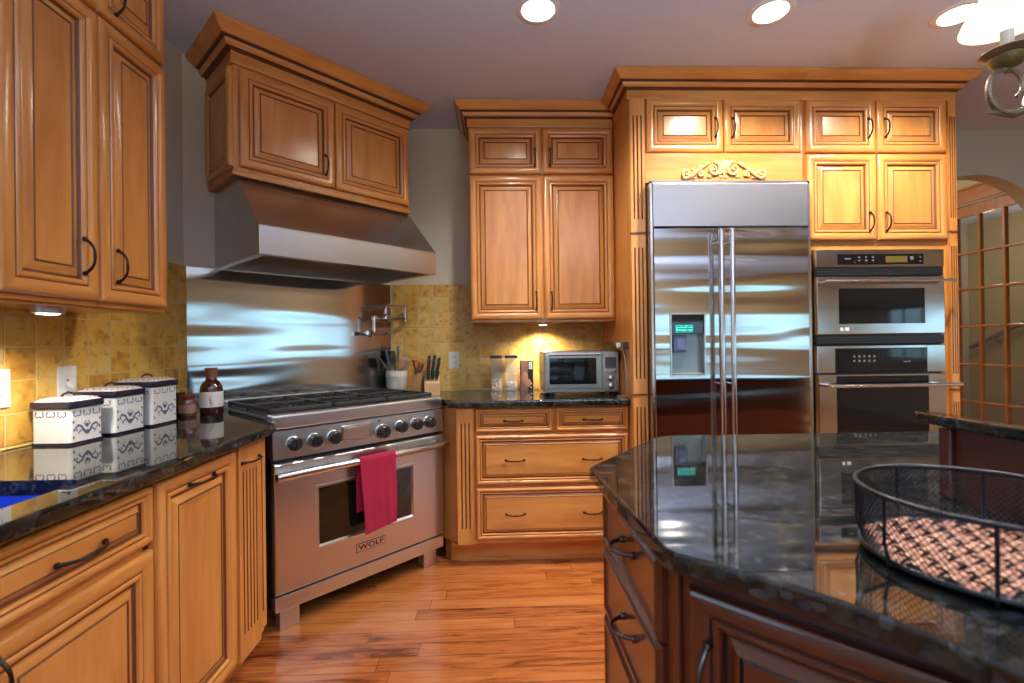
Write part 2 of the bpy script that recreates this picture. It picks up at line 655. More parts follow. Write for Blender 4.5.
    def build(s, name, mats, parent=None, smooth=None, loc=None, fix=True):
        if smooth is None:
            smooth = 13 if s.hard else 48
        me = bpy.data.meshes.new(name)
        me.from_pydata([tuple(q) for q in s.v], [], s.f)
        if not isinstance(mats, (list, tuple)):
            mats = [mats]
        for q in mats:
            me.materials.append(q)
        for i, p in enumerate(me.polygons):
            p.material_index = min(s.m[i], len(mats) - 1)
            p.use_smooth = True
        if fix:
            bm = bmesh.new()
            bm.from_mesh(me)
            bmesh.ops.recalc_face_normals(bm, faces=bm.faces)
            bm.to_mesh(me)
            bm.free()
        me.set_sharp_from_angle(angle=radians(smooth))
        o = bpy.data.objects.new(name, me)
        COL.objects.link(o)
        if parent:
            o.parent = parent
        if loc:
            o.location = loc
        return o


def tag(o, label, cat, group=None):
    o['label'] = label
    o['category'] = cat
    if group:
        o['group'] = group
    return o


def thing(name, label, cat, loc=(0, 0, 0), rz=0.0, group=None):
    o = bpy.data.objects.new(name, None)
    o.empty_display_size = 0.05
    COL.objects.link(o)
    o.location = loc
    o.rotation_euler = (0, 0, rz)
    return tag(o, label, cat, group)


def struct(name, mb, mats, parent=None, label=None, **kw):
    o = mb.build(name, mats, parent, **kw)
    if not parent:
        o['kind'] = 'structure'
    if label:
        o['label'] = label
    return o


def sempty(name, loc=(0, 0, 0), rz=0.0, label=None):
    o = bpy.data.objects.new(name, None)
    COL.objects.link(o)
    o.location = loc
    o.rotation_euler = (0, 0, rz)
    o['kind'] = 'structure'
    if label:
        o['label'] = label
    return o


def text_mesh(body, size, M, mats, name, parent, depth=0.0006):
    c = bpy.data.curves.new('t', 'FONT')
    c.body = body
    c.size = size
    c.extrude = depth
    c.align_x = 'CENTER'
    c.align_y = 'CENTER'
    c.offset = size * 0.012
    t = bpy.data.objects.new('t', c)
    COL.objects.link(t)
    me = bpy.data.meshes.new_from_object(t)
    bpy.data.objects.remove(t, do_unlink=True)
    me.transform(M)
    me.materials.clear()
    me.materials.append(mats)
    me.name = name
    o = bpy.data.objects.new(name, me)
    COL.objects.link(o)
    o.parent = parent
    return o


# ------------------------------------------------------------------ shared joinery
DOOR_PROF = [(0, 0.0, None), (0, 0.012, None), (0.003, 0.018, None), (0.009, 0.0225, None), (0.018, 0.0245, None), (0.028, 0.0235, None),
             (0.036, 0.0195, None), (0.039, 0.0165, 2), (0.0425, 0.0165, None), (0.045, 0.0195, None), (0.050, 0.0205, None),
             (0.055, 0.0185, None), (0.058, 0.013, 2), (0.063, 0.0075, 2), (0.0665, 0.0075, None), (0.072, 0.0095, None),
             (0.084, 0.0165, None), (0.0875, 0.0175, 2), (0.0905, 0.0145, 2), (0.094, 0.0165, None)]
DRAWER_PROF = [(i * 0.62 if i > 0.01 else i, d, m) for i, d, m in DOOR_PROF]
HANDLE_CACHE = {}


def handle(parent, x, y, z, vertical=True, L=0.10, mat=None, out=0.030, tilt=0.0):
    """bowed pull with two feet, mounted on the plane y, projecting towards -y"""
    mat = mat or BRONZE
    key = (vertical, round(L, 3), mat.name, out)
    if key not in HANDLE_CACHE:
        b = MB()
        pts, rs = [], []
        N = 14
        for i in range(N + 1):
            t = i / N
            a = (t - 0.5) * L
            d = out * (1 - abs(2 * t - 1) ** 3.0) * 0.95 + 0.003
            pts.append((0, -d, a) if vertical else (a, -d, 0))
            rs.append(0.0032 + 0.0016 * (abs(2 * t - 1) ** 2) + 0.0012 * max(0, 1 - abs(2 * t - 1) * 3))
        b.tube(pts, rs, 8)
        for sgn in (-1, 1):
            c = (0, -0.003, sgn * L / 2) if vertical else (sgn * L / 2, -0.003, 0)
            b.lathe([(0.0068, 0.003), (0.0075, 0.0), (0.006, -0.004), (0.0005, -0.006)], c, 12, 0, None, 'y')
        o = b.build('handle', mat)
        HANDLE_CACHE[key] = o.data
        o.parent = parent
        o.location = (x, y, z)
        return o
    o = bpy.data.objects.new('handle', HANDLE_CACHE[key])
    COL.objects.link(o)
    o.parent = parent
    o.location = (x, y, z)
    return o


def door(parent, x0, x1, z0, z1, yf, prof=None, mats=None, name='door', centre=None, hx=None, hz=None, hv=True, L=0.10):
    b = MB()
    b.rings(x0, x1, z0, z1, prof or DOOR_PROF, yf, centre)
    o = b.build(name, mats or [W_V, W_H, GLAZE], parent, smooth=25)
    if hx is not None:
        for q in (hx if isinstance(hx, (list, tuple)) else [hx]):
            handle(o, q, yf - 0.0225, hz, hv, L)
    return o


def fluted(b, x0, x1, yf, yb, z0, z1, flutes, n=3, bump=0.0, gw=0.0075, gd=0.006, wood_i=0, gl_i=1):
    """pilaster front with n vertical grooves in each (za, zb) span of flutes"""
    sp = []
    prev = z0
    for za, zb in flutes:
        if za > prev:
            sp.append((prev, za, False))
        sp.append((za, zb, True))
        prev = zb
    if prev < z1:
        sp.append((prev, z1, False))
    w = x1 - x0
    pitch = w * 0.62 / max(1, n - 1) if n > 1 else 0
    cs = [(x0 + x1) / 2 + (i - (n - 1) / 2) * min(pitch, 0.021 if w < 0.1 else 0.024) for i in range(n)]
    for za, zb, fl in sp:
        if not fl:
            b.box(x0, x1, yf - bump, yb, za, zb, wood_i)
            continue
        poly = [(x0, yb), (x0, yf)]
        mats = [wood_i, wood_i]
        pts = [(x0, yb), (x0, yf)]
        segm = [wood_i]
        for c in cs:
            pts += [(c - gw / 2, yf), (c - gw * 0.3, yf + gd), (c + gw * 0.3, yf + gd), (c + gw / 2, yf)]
            segm += [wood_i, gl_i, gl_i, gl_i]
        pts += [(x1, yf), (x1, yb)]
        segm += [wood_i, wood_i]
        k = len(pts)
        vs = [(x, y, za) for x, y in pts] + [(x, y, zb) for x, y in pts]
        fs = [(i, i + 1, k + i + 1, k + i) for i in range(k - 1)]
        fs += [list(range(k))[::-1], [k + i for i in range(k)]]
        b.raw(vs, fs, segm + [gl_i, gl_i])
        b.raw([(x0, yb, za), (x1, yb, za), (x1, yb, zb), (x0, yb, zb)], [(0, 1, 2, 3)], wood_i)


def crown_prof(P, zt, h=0.16):
    k = h / 0.16
    z = lambda d: zt - d * k
    pr = [(P, z(0.0)), (P, z(0.012)), (P * 0.97, z(0.015)), (P * 0.90, z(0.028)), (P * 0.74, z(0.043)),
          (P * 0.60, z(0.054)), (P * 0.55, z(0.058)), (P * 0.42, z(0.059)), (P * 0.41, z(0.063)),
          (P * 0.46, z(0.067)), (P * 0.42, z(0.080)), (P * 0.33, z(0.090)), (P * 0.16, z(0.092)), (P * 0.16, z(0.098)),
          (P * 0.10, z(0.100)), (P * 0.10, z(0.150)), (P * 0.14, z(0.152)), (P * 0.12, z(0.158)), (0.0, z(0.16)),
          (-0.012, z(0.16)), (-0.012, z(0.0))]
    mt = [0, 0, 0, 0, 0, 1, 1, 1, 0, 0, 0, 1, 1, 1, 0, 1, 0, 0, 0, 0]
    return pr, mt


# ------------------------------------------------------------------ the setting
XL = -1.52          # left wall plane
YB = 3.25           # back wall plane
RA = 0.79           # direction of the diagonal wall and range
RX, RY = -0.9417, 2.0626
CU, SU = cos(RA), sin(RA)


def W(u, v, z=None):
    p = (RX + u * CU - v * SU, RY + u * SU + v * CU)
    return p if z is None else (*p, z)


VW = 0.66           # diagonal wall behind the range front
uA = (XL - RX + VW * SU) / CU
uB = (YB - RY - VW * CU) / SU
A_ = W(uA, VW)
B_ = W(uB, VW)
Y0 = -3.4           # wall behind the camera
XR = 6.2            # right end of the room

b = MB()
b.box(-1.8, 7.2, Y0 - 0.2, 6.2, -0.08, 0.0)
struct('floor', b, FLOOR)
b = MB()
b.box(-1.8, 7.2, Y0 - 0.2, 6.2, CEIL, CEIL + 0.08)
struct('ceiling', b, CEILM)


def wall_with_holes(name, length, height, holes, mats, loc, rz, t=0.14, m=0):
    """wall in its own frame: x along, z up, visible face at y=0, thickness towards +y"""
    b = MB()
    xs = sorted({0, length, *[h[0] for h in holes], *[h[1] for h in holes]})
    for i in range(len(xs) - 1):
        xa, xb = xs[i], xs[i + 1]
        zs = [0.0]
        hh = sorted([(h[2], h[3]) for h in holes if h[0] <= xa + 1e-6 and h[1] >= xb - 1e-6])
        prev = 0.0
        for za, zb in hh:
            if za > prev:
                b.box(xa, xb, 0, t, prev, za, m)
            prev = zb
        if prev < height:
            b.box(xa, xb, 0, t, prev, height, m)
    o = struct(name, b, mats)
    o.location = loc
    o.rotation_euler = (0, 0, rz)
    return o


def window(name, parent_loc, rz, x0, x1, z0, z1, cols, rows, label):
    w = sempty(name, parent_loc, rz, label)
    b = MB()
    c = 0.075
    b.box(x0 - c, x0, -0.018, -0.001, z0 - c, z1 + c, 0, 0.003)
    b.box(x1, x1 + c, -0.018, -0.001, z0 - c, z1 + c, 0, 0.003)
    b.box(x0, x1, -0.018, -0.001, z1, z1 + c, 0, 0.003)
    b.box(x0 - c, x1 + c, -0.035, -0.001, z0 - 0.03, z0 - 0.001, 0, 0.003)
    b.build('window_casing', WHITE_TRIM, w)
    b = MB()
    f = 0.035
    for q in ((x0, x0 + f, z0, z1), (x1 - f, x1, z0, z1), (x0, x1, z0, z0 + f), (x0, x1, z1 - f, z1)):
        b.box(q[0] + 0.001, q[1] - 0.001, 0.04, 0.09, q[2] + 0.001, q[3] - 0.001)
    for i in range(1, cols):
        x = x0 + (x1 - x0) * i / cols
        b.box(x - 0.010, x + 0.010, 0.05, 0.075, z0 + f, z1 - f)
    for i in range(1, rows):
        z = z0 + (z1 - z0) * i / rows
        b.box(x0 + f, x1 - f, 0.05, 0.075, z - 0.010, z + 0.010)
    b.build('window_frame', WHITE_TRIM, w)
    # lit pane
    return w


# left wall (faces +x); its frame: x -> +Y, y -> -X
wall_with_holes('wall_left', 2.46 - Y0, CEIL, [(0.15 - Y0, 1.03 - Y0, 1.08, 2.15)], [PAINT], (XL, Y0, 0), pi / 2)
window('window_1', (XL, 0, 0), pi / 2, 0.15, 1.03, 1.08, 2.15, 2, 2, 'white-framed window above the sink')
# diagonal wall behind the range
b = MB()
b.box(0, uB - uA, 0, 0.12, 0, CEIL)
o = struct('wall_diagonal', b, PAINT)
o.location = (*A_, 0)
o.rotation_euler = (0, 0, RA)
# back wall with arch
AX, AR, AZ = 3.385, 0.57, 1.790


def arch_wall():
    b = MB()
    x0, x1, t = B_[0], XR, 0.11
    # left part up to the opening, right part, and the part above cut by an arc
    b.box(x0, 2.56, YB, YB + t, 0, CEIL, 0)
    b.box(2.56, AX - AR, YB, YB + t, 0, CEIL, 1)
    b.box(AX + AR, x1, YB, YB + t, 0, CEIL, 1)
    n = 32
    pts = [(AX - AR * cos(pi * i / n), AZ + AR * sin(pi * i / n)) for i in range(n + 1)]
    for i in range(n):
        (xa, za), (xb, zb) = pts[i], pts[i + 1]
        vs = [(xa, YB, za), (xb, YB, zb), (xb, YB, CEIL), (xa, YB, CEIL),
              (xa, YB + t, za), (xb, YB + t, zb), (xb, YB + t, CEIL), (xa, YB + t, CEIL)]
        b.raw(vs, [(0, 1, 2, 3), (7, 6, 5, 4), (0, 4, 5, 1)], [1, 1, 2])
    b.raw([(AX - AR, YB, 0), (AX - AR, YB + t, 0), (AX - AR, YB + t, AZ), (AX - AR, YB, AZ)], [(0, 1, 2, 3)], 2)
    b.raw([(AX + AR, YB, 0), (AX + AR, YB + t, 0), (AX + AR, YB + t, AZ), (AX + AR, YB, AZ)], [(3, 2, 1, 0)], 2)
    return struct('wall_back', b, [PAINT, PAINT_R, CREAM], fix=False)


arch_wall()
# wall behind the camera (faces +y): frame x -> -X
wall_with_holes('wall_front', XR + 1.51, CEIL,
                [(XR - 1.2, XR + 0.1, 0.85, 1.95), (XR - 4.1, XR - 2.6, 0.85, 1.60),
                 (XR - 5.75, XR - 4.25, 0.85, 1.60)], [GOLDP],
                (XR, Y0, 0), pi)
window('window_2', (XR, Y0, 0), pi, XR - 1.2, XR + 0.1, 0.85, 1.95, 3, 3, 'white-framed window behind the camera, left')
window('window_3', (XR, Y0, 0), pi, XR - 4.1, XR - 2.6, 0.85, 1.60, 4, 2, 'white-framed window behind the camera, middle')
window('window_4', (XR, Y0, 0), pi, XR - 5.75, XR - 4.25, 0.85, 1.60, 4, 2, 'white-framed window behind the camera, right')
# right wall of the room (faces -x): frame x -> -Y
wall_with_holes('wall_right', YB - Y0, CEIL, [(1.35, 2.65, 0.90, 1.70), (2.85, 4.15, 0.90, 1.70), (4.35, 5.65, 0.90, 1.70)], [GOLDP], (XR, YB, 0), -pi / 2)
window('window_5', (XR, YB, 0), -pi / 2, 1.35, 2.65, 0.90, 1.70, 4, 2, 'white-framed window on the far right wall, nearest the arch')
window('window_6', (XR, YB, 0), -pi / 2, 2.85, 4.15, 0.90, 1.70, 4, 2, 'white-framed window on the far right wall, middle')
window('window_7', (XR, YB, 0), -pi / 2, 4.35, 5.65, 0.90, 1.70, 4, 2, 'white-framed window on the far right wall, farthest from the arch')

# hall beyond the arch: wall with the french door at x = 4.2, far wall, left wall
b = MB()
XH = 4.2
b.box(XH, XH + 0.12, 3.38, 3.50, 0, CEIL)
b.box(XH, XH + 0.12, 3.50, 4.90, 2.40, CEIL)
b.box(XH, XH + 0.12, 4.90, 6.0, 0, CEIL)
struct('wall_hall_right', b, CREAM)
b = MB()
b.box(2.4, 7.0, 6.0, 6.1, 0, CEIL)
struct('wall_hall_back', b, CREAM)
b = MB()
b.box(2.3, 2.4, 3.38, 6.0, 0, CEIL)
struct('wall_hall_left', b, CREAM)
OLIVE = simple('olive_beige_paint', (0.42, 0.33, 0.15), 0.7)
b = MB()
b.box(6.1, 6.2, 3.3, 6.0, 0, CEIL)
struct('wall_stair', b, OLIVE)
b = MB()
b.box(XH + 0.12, 6.1, 3.26, 3.36, 0, CEIL)
struct('wall_stair_side', b, OLIVE)

# french door in that wall: frame faces -x; local x -> -Y, y -> +X
ORANGE = wood('orange_pine', [(0.3, (0.40, 0.14, 0.04)), (0.5, (0.52, 0.20, 0.055)), (0.75, (0.60, 0.26, 0.08))], 'x')
ORANGE_V = wood('orange_pine_upright', [(0.3, (0.40, 0.14, 0.04)), (0.5, (0.52, 0.20, 0.055)), (0.75, (0.60, 0.26, 0.08))],
                'z')
GLASS = simple('clear_glass', (0.9, 0.9, 0.9), 0.02)
GLASS.node_tree.nodes['Principled BSDF'].inputs['Alpha'].default_value = 0.05
d1 = sempty('door_1', (XH, 0, 0), -pi / 2, 'pine french door with small panes, seen through the archway')
b = MB()
xa, xb = -4.90, -3.50
b.box(xa - 0.09, xb + 0.09, -0.022, -0.002, 2.41, 2.530, 0, 0.004)
b.box(xa - 0.10, xb + 0.10, -0.038, -0.002, 2.530, 2.550, 0, 0.004)
b.box(xa - 0.09, xa, -0.022, -0.002, 0, 2.41, 0, 0.004)
b.box(xb, xb + 0.09, -0.022, -0.002, 0, 2.41, 0, 0.004)
b.build('door_casing', ORANGE, d1)
b = MB()
da, db, da2, db2, hi = -4.895, -3.505, -4.680, -3.655, 2.395
b.box(da, da2, 0.03, 0.07, 0.01, hi, 0)
b.box(db2, db, 0.03, 0.07, 0.01, hi, 0)
b.box(da2, db2, 0.03, 0.07, 0.01, 0.32, 0)
b.box(da2, db2, 0.03, 0.07, 2.305, hi, 0)
for i in range(1, 5):
    x = da2 + 0.205 * i
    b.box(x - 0.012, x + 0.012, 0.032, 0.068, 0.32, 2.305, 0, 0.004)
for z in (1.978, 1.656, 1.324, 0.982, 0.65):
    b.box(da2, db2, 0.034, 0.066, z - 0.010, z + 0.010, 0, 0.004)
lf = b.build('door_leaf', ORANGE_V, d1)
b = MB()
b.box(da2, db2, 0.049, 0.053, 0.32, 2.305)
b.build('glass', GLASS, lf)
# stair rail beyond the door
r = thing('stair_rail', 'grey curved handrail on the wall beyond the french door', 'handrail')
b = MB()
RAILM = simple('rail_grey', (0.16, 0.13, 0.11), 0.4)
b.tube([(6.02, 5.9, 1.1), (6.02, 5.3, 1.38), (6.02, 4.95, 1.55), (6.02, 4.86, 1.62), (6.02, 4.84, 1.76)], 0.03, 10)
b.build('rail', RAILM, r)
for y, z in ((5.6, 1.24), (5.15, 1.45)):
    b = MB()
    b.tube([(6.02, y, z - 0.02), (6.04, y, z - 0.08), (6.098, y, z - 0.08)], 0.008, 6)
    b.build('bracket', RAILM, r)

# tile backsplash (stands 1 cm proud of the walls)
b = MB()
b.box(-1.2, 2.44, -0.010, -0.0005, 0.9145, 1.622)
# keep clear of the window
o = None
b = MB()
b.box(1.11, 2.443, -0.010, -0.0005, 0.9145, 1.622)
b.box(-1.2, 1.11, -0.010, -0.0005, 0.916, 1.048)
o = struct('trim_1', b, TILE, label='yellow stone tile backsplash on the left wall')
o.location = (XL, 0, 0)
o.rotation_euler = (0, 0, pi / 2)
b = MB()
b.box(B_[0] + 0.012, 0.733, -0.010, -0.0005, 0.9145, 1.622)
o = struct('trim_2', b, TILE, label='yellow stone tile backsplash on the back wall')
o.location = (0, YB, 0)


# ------------------------------------------------------------------ left upper cabinet (frame: x=+Y, y=-X)
# door faces at X = -1.19 -> local y = 1.19
def left_thing(name, label, cat):
    return thing(name, label, cat, (0, 0, 0), pi / 2)


def YL(X):
    return -X


t = left_thing('wall_cabinet', 'tall maple wall cabinet on the left above the white canisters', 'cabinet')
b = MB()
b.box(1.205, 1.805, 1.212, 1.508, 1.352, 2.64, 0)
b.build('carcass', [W_V], t)
b = MB()
b.box(1.207, 1.803, 1.222, 1.238, 1.344, 1.352, 0, 0.002)
b.build('light_rail', [W_H], t)
door(t, 1.207, 1.502, 1.367, 2.240, 1.2118, hx=1.441, hz=1.492)
door(t, 1.507, 1.803, 1.367, 2.240, 1.2118, hx=1.566, hz=1.482)
door(t, 1.207, 1.502, 2.252, 2.515, 1.2118, hx=1.441, hz=2.33)
door(t, 1.507, 1.803, 2.252, 2.515, 1.2118, hx=1.566, hz=2.33)
b = MB()
pr, mt = crown_prof(0.082, CEIL - 0.002, 0.15)
b.sweep([(1.205, 1.508), (1.205, 1.2118), (1.805, 1.2118), (1.805, 1.508)], pr, mt, 1)
for v in b.v:
    pass
b.build('crown', [W_H, GLAZE], t, smooth=20)

t = left_thing('puck_light', 'small round lit puck light under the left wall cabinet', 'light')
EMW = simple('lit_lens_warm', (1, 0.95, 0.85), 0.3, emit=(1, 0.9, 0.72), es=9)
b = MB()
b.lathe([(0.036, 0), (0.037, -0.004), (0.037, -0.022), (0.034, -0.0245), (0.030, -0.0245)], (1.45, 1.30, 1.3515), 24)
b.build('housing', simple('satin_nickel', (0.6, 0.58, 0.6), 0.3, 0.6), t)
b = MB()
b.lathe([(0.030, -0.0225), (0.024, -0.0265), (0.0005, -0.0285)], (1.45, 1.30, 1.3515), 24)
b.build('lens', EMW, t)

# ------------------------------------------------------------------ left base cabinets (faces X = -0.91)
YF = 0.93            # carcass face, doors add 22 mm
t = left_thing('sink_base_cabinet', 'maple sink base cabinet with a drawer front, at the far left', 'cabinet')
b = MB()
b.box(0.40, 1.318, YF, 1.50, 0.10, 0.66, 0)
b.box(0.40, 1.318, YF, YF + 0.02, 0.66, 0.876, 0)
b.box(1.298, 1.318, YF, 1.50, 0.66, 0.876, 0)
b.box(0.40, 1.30, YF + 0.065, YF + 0.08, 0.0, 0.10, 0)
b.build('carcass', [W_V], t)
door(t, 0.86, 1.314, 0.708, 0.862, YF, DRAWER_PROF, name='drawer_front', centre=1, hx=1.086, hz=0.778, hv=False, L=0.122)
door(t, 0.405, 0.854, 0.708, 0.862, YF, DRAWER_PROF, name='drawer_front', centre=1)
door(t, 0.86, 1.314, 0.112, 0.690, YF, hx=0.90, hz=0.62)
door(t, 0.405, 0.854, 0.112, 0.690, YF)

t = left_thing('pull_out_cabinet', 'maple cabinet with one tall door and top handle, right of the sink base', 'cabinet')
b = MB()
b.box(1.320, 1.728, YF, 1.50, 0.10, 0.876, 0)
b.box(1.320, 1.728, YF + 0.065, YF + 0.08, 0.0, 0.10, 0)
b.build('carcass', [W_V], t)
door(t, 1.326, 1.722, 0.112, 0.862, YF, hx=1.518, hz=0.818, hv=False, L=0.122)

t = left_thing('spice_cabinet', 'narrow fluted maple pull-out cabinet beside the left side of the range', 'cabinet')
b = MB()
b.prism([(1.730, YF), (1.95, YF), (2.0, 0.985), (2.02, 1.05), (2.02, 1.30), (1.730, 1.50)], 0.10, 0.876, 0)
b.prism([(1.730, YF + 0.065), (1.95, YF + 0.065), (2.0, YF + 0.12), (1.73, YF + 0.12)], 0.0, 0.10, 0)
b.build('carcass', [W_V, GLAZE], t)
b = MB()
fluted(b, 1.736, 1.886, YF - 0.021, YF - 0.0005, 0.105, 0.868, [(0.19, 0.775)], n=5)
f = b.build('fluted_front', [W_V, GLAZE], t, smooth=20)
handle(f, 1.815, YF - 0.0215, 0.808, False, 0.122)
b = MB()
fluted(b, 1.893, 1.948, YF - 0.012, YF - 0.0005, 0.125, 0.868, [(0.19, 0.80)], n=1)
b.build('fluted_filler', [W_V, GLAZE], t, smooth=20)


# ------------------------------------------------------------------ left worktop
def boolean_cut(o, cutter):
    md = o.modifiers.new('cut', 'BOOLEAN')
    md.operation = 'DIFFERENCE'
    md.solver = 'EXACT'
    md.object = cutter
    dg = bpy.context.evaluated_depsgraph_get()
    dg.update()
    me = bpy.data.meshes.new_from_object(o.evaluated_get(dg))
    o.modifiers.clear()
    old = o.data
    o.data = me
    me.name = o.name
    bpy.data.meshes.remove(old)
    bpy.data.objects.remove(cutter, do_unlink=True)


def rounded(x0, x1, y0, y1, r, n=5):
    pts = []
    for cx, cy, a0 in ((x1 - r, y1 - r, 0), (x0 + r, y1 - r, 90), (x0 + r, y0 + r, 180), (x1 - r, y0 + r, 270)):
        for i in range(n + 1):
            a = radians(a0 + 90 * i / n)
            pts.append((cx + r * cos(a), cy + r * sin(a)))
    return pts


b = MB()
b.prism([(-1.498, 0.3), (-0.872, 0.3), (-0.872, 1.925), (-0.884, 1.975), W(-0.006, -0.05), W(-0.006, VW - 0.012),
         W(uA + 0.02, VW - 0.012), (-1.498, 2.43)], 0.879, 0.914, 0, 0.008)
wt = b.build('worktop', GRANITE)
tag(wt, 'polished dark granite worktop along the left wall', 'countertop')
c = MB()
c.prism(rounded(-1.36, -0.967, 0.52, 1.182, 0.05), 0.85, 0.95)
boolean_cut(wt, c.build('cutter', GRANITE))
wt.data.set_sharp_from_angle(angle=radians(13))
SINKM = simple('cobalt_blue_enamel', (0.012, 0.05, 0.50), 0.12, coat=0.6)
b = MB()
po = rounded(-1.375, -0.952, 0.505, 1.197, 0.06)
pi_ = rounded(-1.362, -0.965, 0.518, 1.184, 0.05)
pb = rounded(-1.345, -0.985, 0.54, 1.165, 0.07)
n = len(po)
vs = [(*p, 0.878) for p in po] + [(*p, 0.878) for p in pi_] + [(*p, 0.70) for p in pb] + [(*p, 0.878 - 0.004) for p in po] + \
     [(p[0], p[1], 0.69) for p in po]
fs = []
for i in range(n):
    j = (i + 1) % n
    fs += [(i, j, n + j, n + i), (n + i, n + j, 2 * n + j, 2 * n + i), (i, 4 * n + i, 4 * n + j, j)]
fs.append([2 * n + i for i in range(n)])
fs.append([4 * n + i for i in range(n)][::-1])
b.raw(vs, fs)
sk = b.build('sink', SINKM, fix=False)
tag(sk, 'undermount blue sink sunk in the left granite worktop', 'sink')

# ------------------------------------------------------------------ range


def rng(name, label, cat, u=0, v=0, z=0):
    return thing(name, label, cat, W(u, v, z), RA)


RG = rng('range', 'large stainless steel gas range with seven black knobs, set diagonally', 'range')
RW = 0.909
b = MB()
b.box(0.004, RW - 0.004, 0.03, 0.635, 0.10, 0.90, 1)                     # dark side body
b.box(0.0, RW, 0.0, 0.03, 0.165, 0.18, 1)
b.box(0.0, RW, 0.028, 0.635, 0.895, 0.918, 0)                      # cooktop deck
b.build('body', [ST_RNG, BLACK], RG)
b = MB()
b.prism([(0, 0), (RW, 0), (RW, 0.062), (0, 0.062)], 0.868, 0.930, 0, 0.010, 3)
b.build('top_rail', ST_RNG, RG)
b = MB()
b.raw([(0, -0.001, 0.862), (RW, -0.001, 0.862), (RW, -0.006, 0.742), (0, -0.006, 0.742),
       (0, 0.05, 0.862), (RW, 0.05, 0.862), (RW, 0.05, 0.742), (0, 0.05, 0.742)],
      [(3, 2, 1, 0), (4, 5, 6, 7), (0, 1, 5, 4), (2, 3, 7, 6), (0, 4, 7, 3), (1, 2, 6, 5)], 0)
cp = b.build('control_panel', ST_RNG, RG)
b = MB()
b.box(0.305, 0.462, -0.010, 0.01, 0.772, 0.848, 0, 0.006, 3)
b.box(0.317, 0.450, -0.0115, -0.0095, 0.783, 0.837, 1, 0.001)
b.build('centre_plate', [ST_PLAIN, ST_RNG], cp)
KN = [0.085, 0.178, 0.268, 0.522, 0.630, 0.727, 0.812]
tilt = Matrix.Rotation(radians(-9.5), 4, 'X')
kb = None
for i, u in enumerate(KN):
    if kb is None:
        b = MB()
        b.lathe([(0.0335, 0.006), (0.034, -0.002), (0.032, -0.004), (0.0295, -0.005)], (0, 0, 0), 28, 1, None, 'y')
        pf = []
        b.lathe([(0.0292, -0.003), (0.0292, -0.018), (0.0265, -0.036), (0.022, -0.040), (0.0005, -0.0405)], (0, 0, 0), 24, 0,
                None, 'y')
        for k in range(12):
            a = 2 * pi * k / 12
            b.sphere((0.0275 * cos(a), -0.024, 0.0275 * sin(a)), 0.0035, 0, 6, 4, (1, 3, 1))
        b.box(-0.0035, 0.0035, -0.0445, -0.036, -0.022, 0.022, 0, 0.001)
        kb = b.build('knob', [BLACK, ST_PLAIN], RG)
        ko = kb
    else:
        ko = kb.copy()
        COL.objects.link(ko)
    ko.parent = RG
    ko.location = (u, -0.004, 0.802 if i != 3 else 0.793)
    ko.rotation_euler = (radians(-2.5), 0, 0)
    if i == 3:
        ko.scale = (1.1, 1.1, 1.1)
# thermostat indicator lamp
b = MB()
b.lathe([(0.005, 0.004), (0.005, -0.008), (0.0005, -0.010)], (0.507, 0.002, 0.848), 10, 0, None, 'y')
b.build('indicator', BLACK, RG)
# oven door
b = MB()
x0, x1, z0, z1 = 0.004, RW - 0.004, 0.172, 0.722
prof_outer = [(0, 0.0, 0), (0, 0.032, 0), (0.006, 0.038, 0), (0.008, 0.0385, 0)]
wx0, wx1, wz0, wz1 = 0.178, 0.712, 0.312, 0.603


def ringpts(xa, xb, za, zb, y):
    return [(xa, y, za), (xb, y, za), (xb, y, zb), (xa, y, zb)]


loops = [ringpts(x0, x1, z0, z1, 0.026), ringpts(x0, x1, z0, z1, -0.006), ringpts(x0 + 0.005, x1 - 0.005, z0 + 0.005, z1 - 0.005, -0.011),
         ringpts(wx0, wx1, wz0, wz1, -0.011), ringpts(wx0 + 0.004, wx1 - 0.004, wz0 + 0.004, wz1 - 0.004, -0.015),
         ringpts(wx0 + 0.012, wx1 - 0.012, wz0 + 0.012, wz1 - 0.012, -0.015),
         ringpts(wx0 + 0.020, wx1 - 0.020, wz0 + 0.020, wz1 - 0.020, -0.004)]
vs = [p for L in loops for p in L]
fs, mm = [], []
for i in range(len(loops) - 1):
    for k in range(4):
        k2 = (k + 1) % 4
        fs.append((i * 4 + k, i * 4 + k2, (i + 1) * 4 + k2, (i + 1) * 4 + k))
        mm.append(0)
fs.append((3, 2, 1, 0))
mm.append(0)
b.raw(vs, fs, mm)
dr = b.build('oven_door', ST_RNG, RG, smooth=20)
b = MB()
b.box(wx0 + 0.018, wx1 - 0.018, -0.0045, -0.001, wz0 + 0.018, wz1 - 0.018)
b.build('window', simple('oven_window_glass', (0.012, 0.009, 0.006), 0.05, spec=0.6), dr)
b = MB()
b.lathe([(0.0005, -0.006), (0.0175, -0.006), (0.0185, 0.0), (0.0185, 0.897), (0.0175, 0.903), (0.0005, 0.903)], (0.003, -0.050, 0.678), 20, 0, None, 'x')
for u in (0.055, 0.855):
    b.lathe([(0.021, 0.0), (0.0165, -0.012), (0.0135, -0.030)], (u, -0.010, 0.678), 16, 0, None, 'y')
b.build('oven_handle', ST_PLAIN, dr)
b = MB()
b.box(0.372, 0.530, -0.0135, -0.0105, 0.236, 0.277, 0, 0.0012)
b.box(0.3745, 0.5275, -0.0142, -0.0133, 0.2385, 0.2745, 1)
bd = b.build('badge', [BLACK, ST_RNG], dr)
text_mesh('WOLF', 0.034, Matrix.Translation((0.451, -0.0145, 0.2565)) @ Matrix.Rotation(pi / 2, 4, 'X') @ Matrix.Scale(1.42, 4, (1, 0, 0)),
          simple('badge_letter', (0.02, 0.015, 0.015), 0.4), 'lettering', bd)
b = MB()
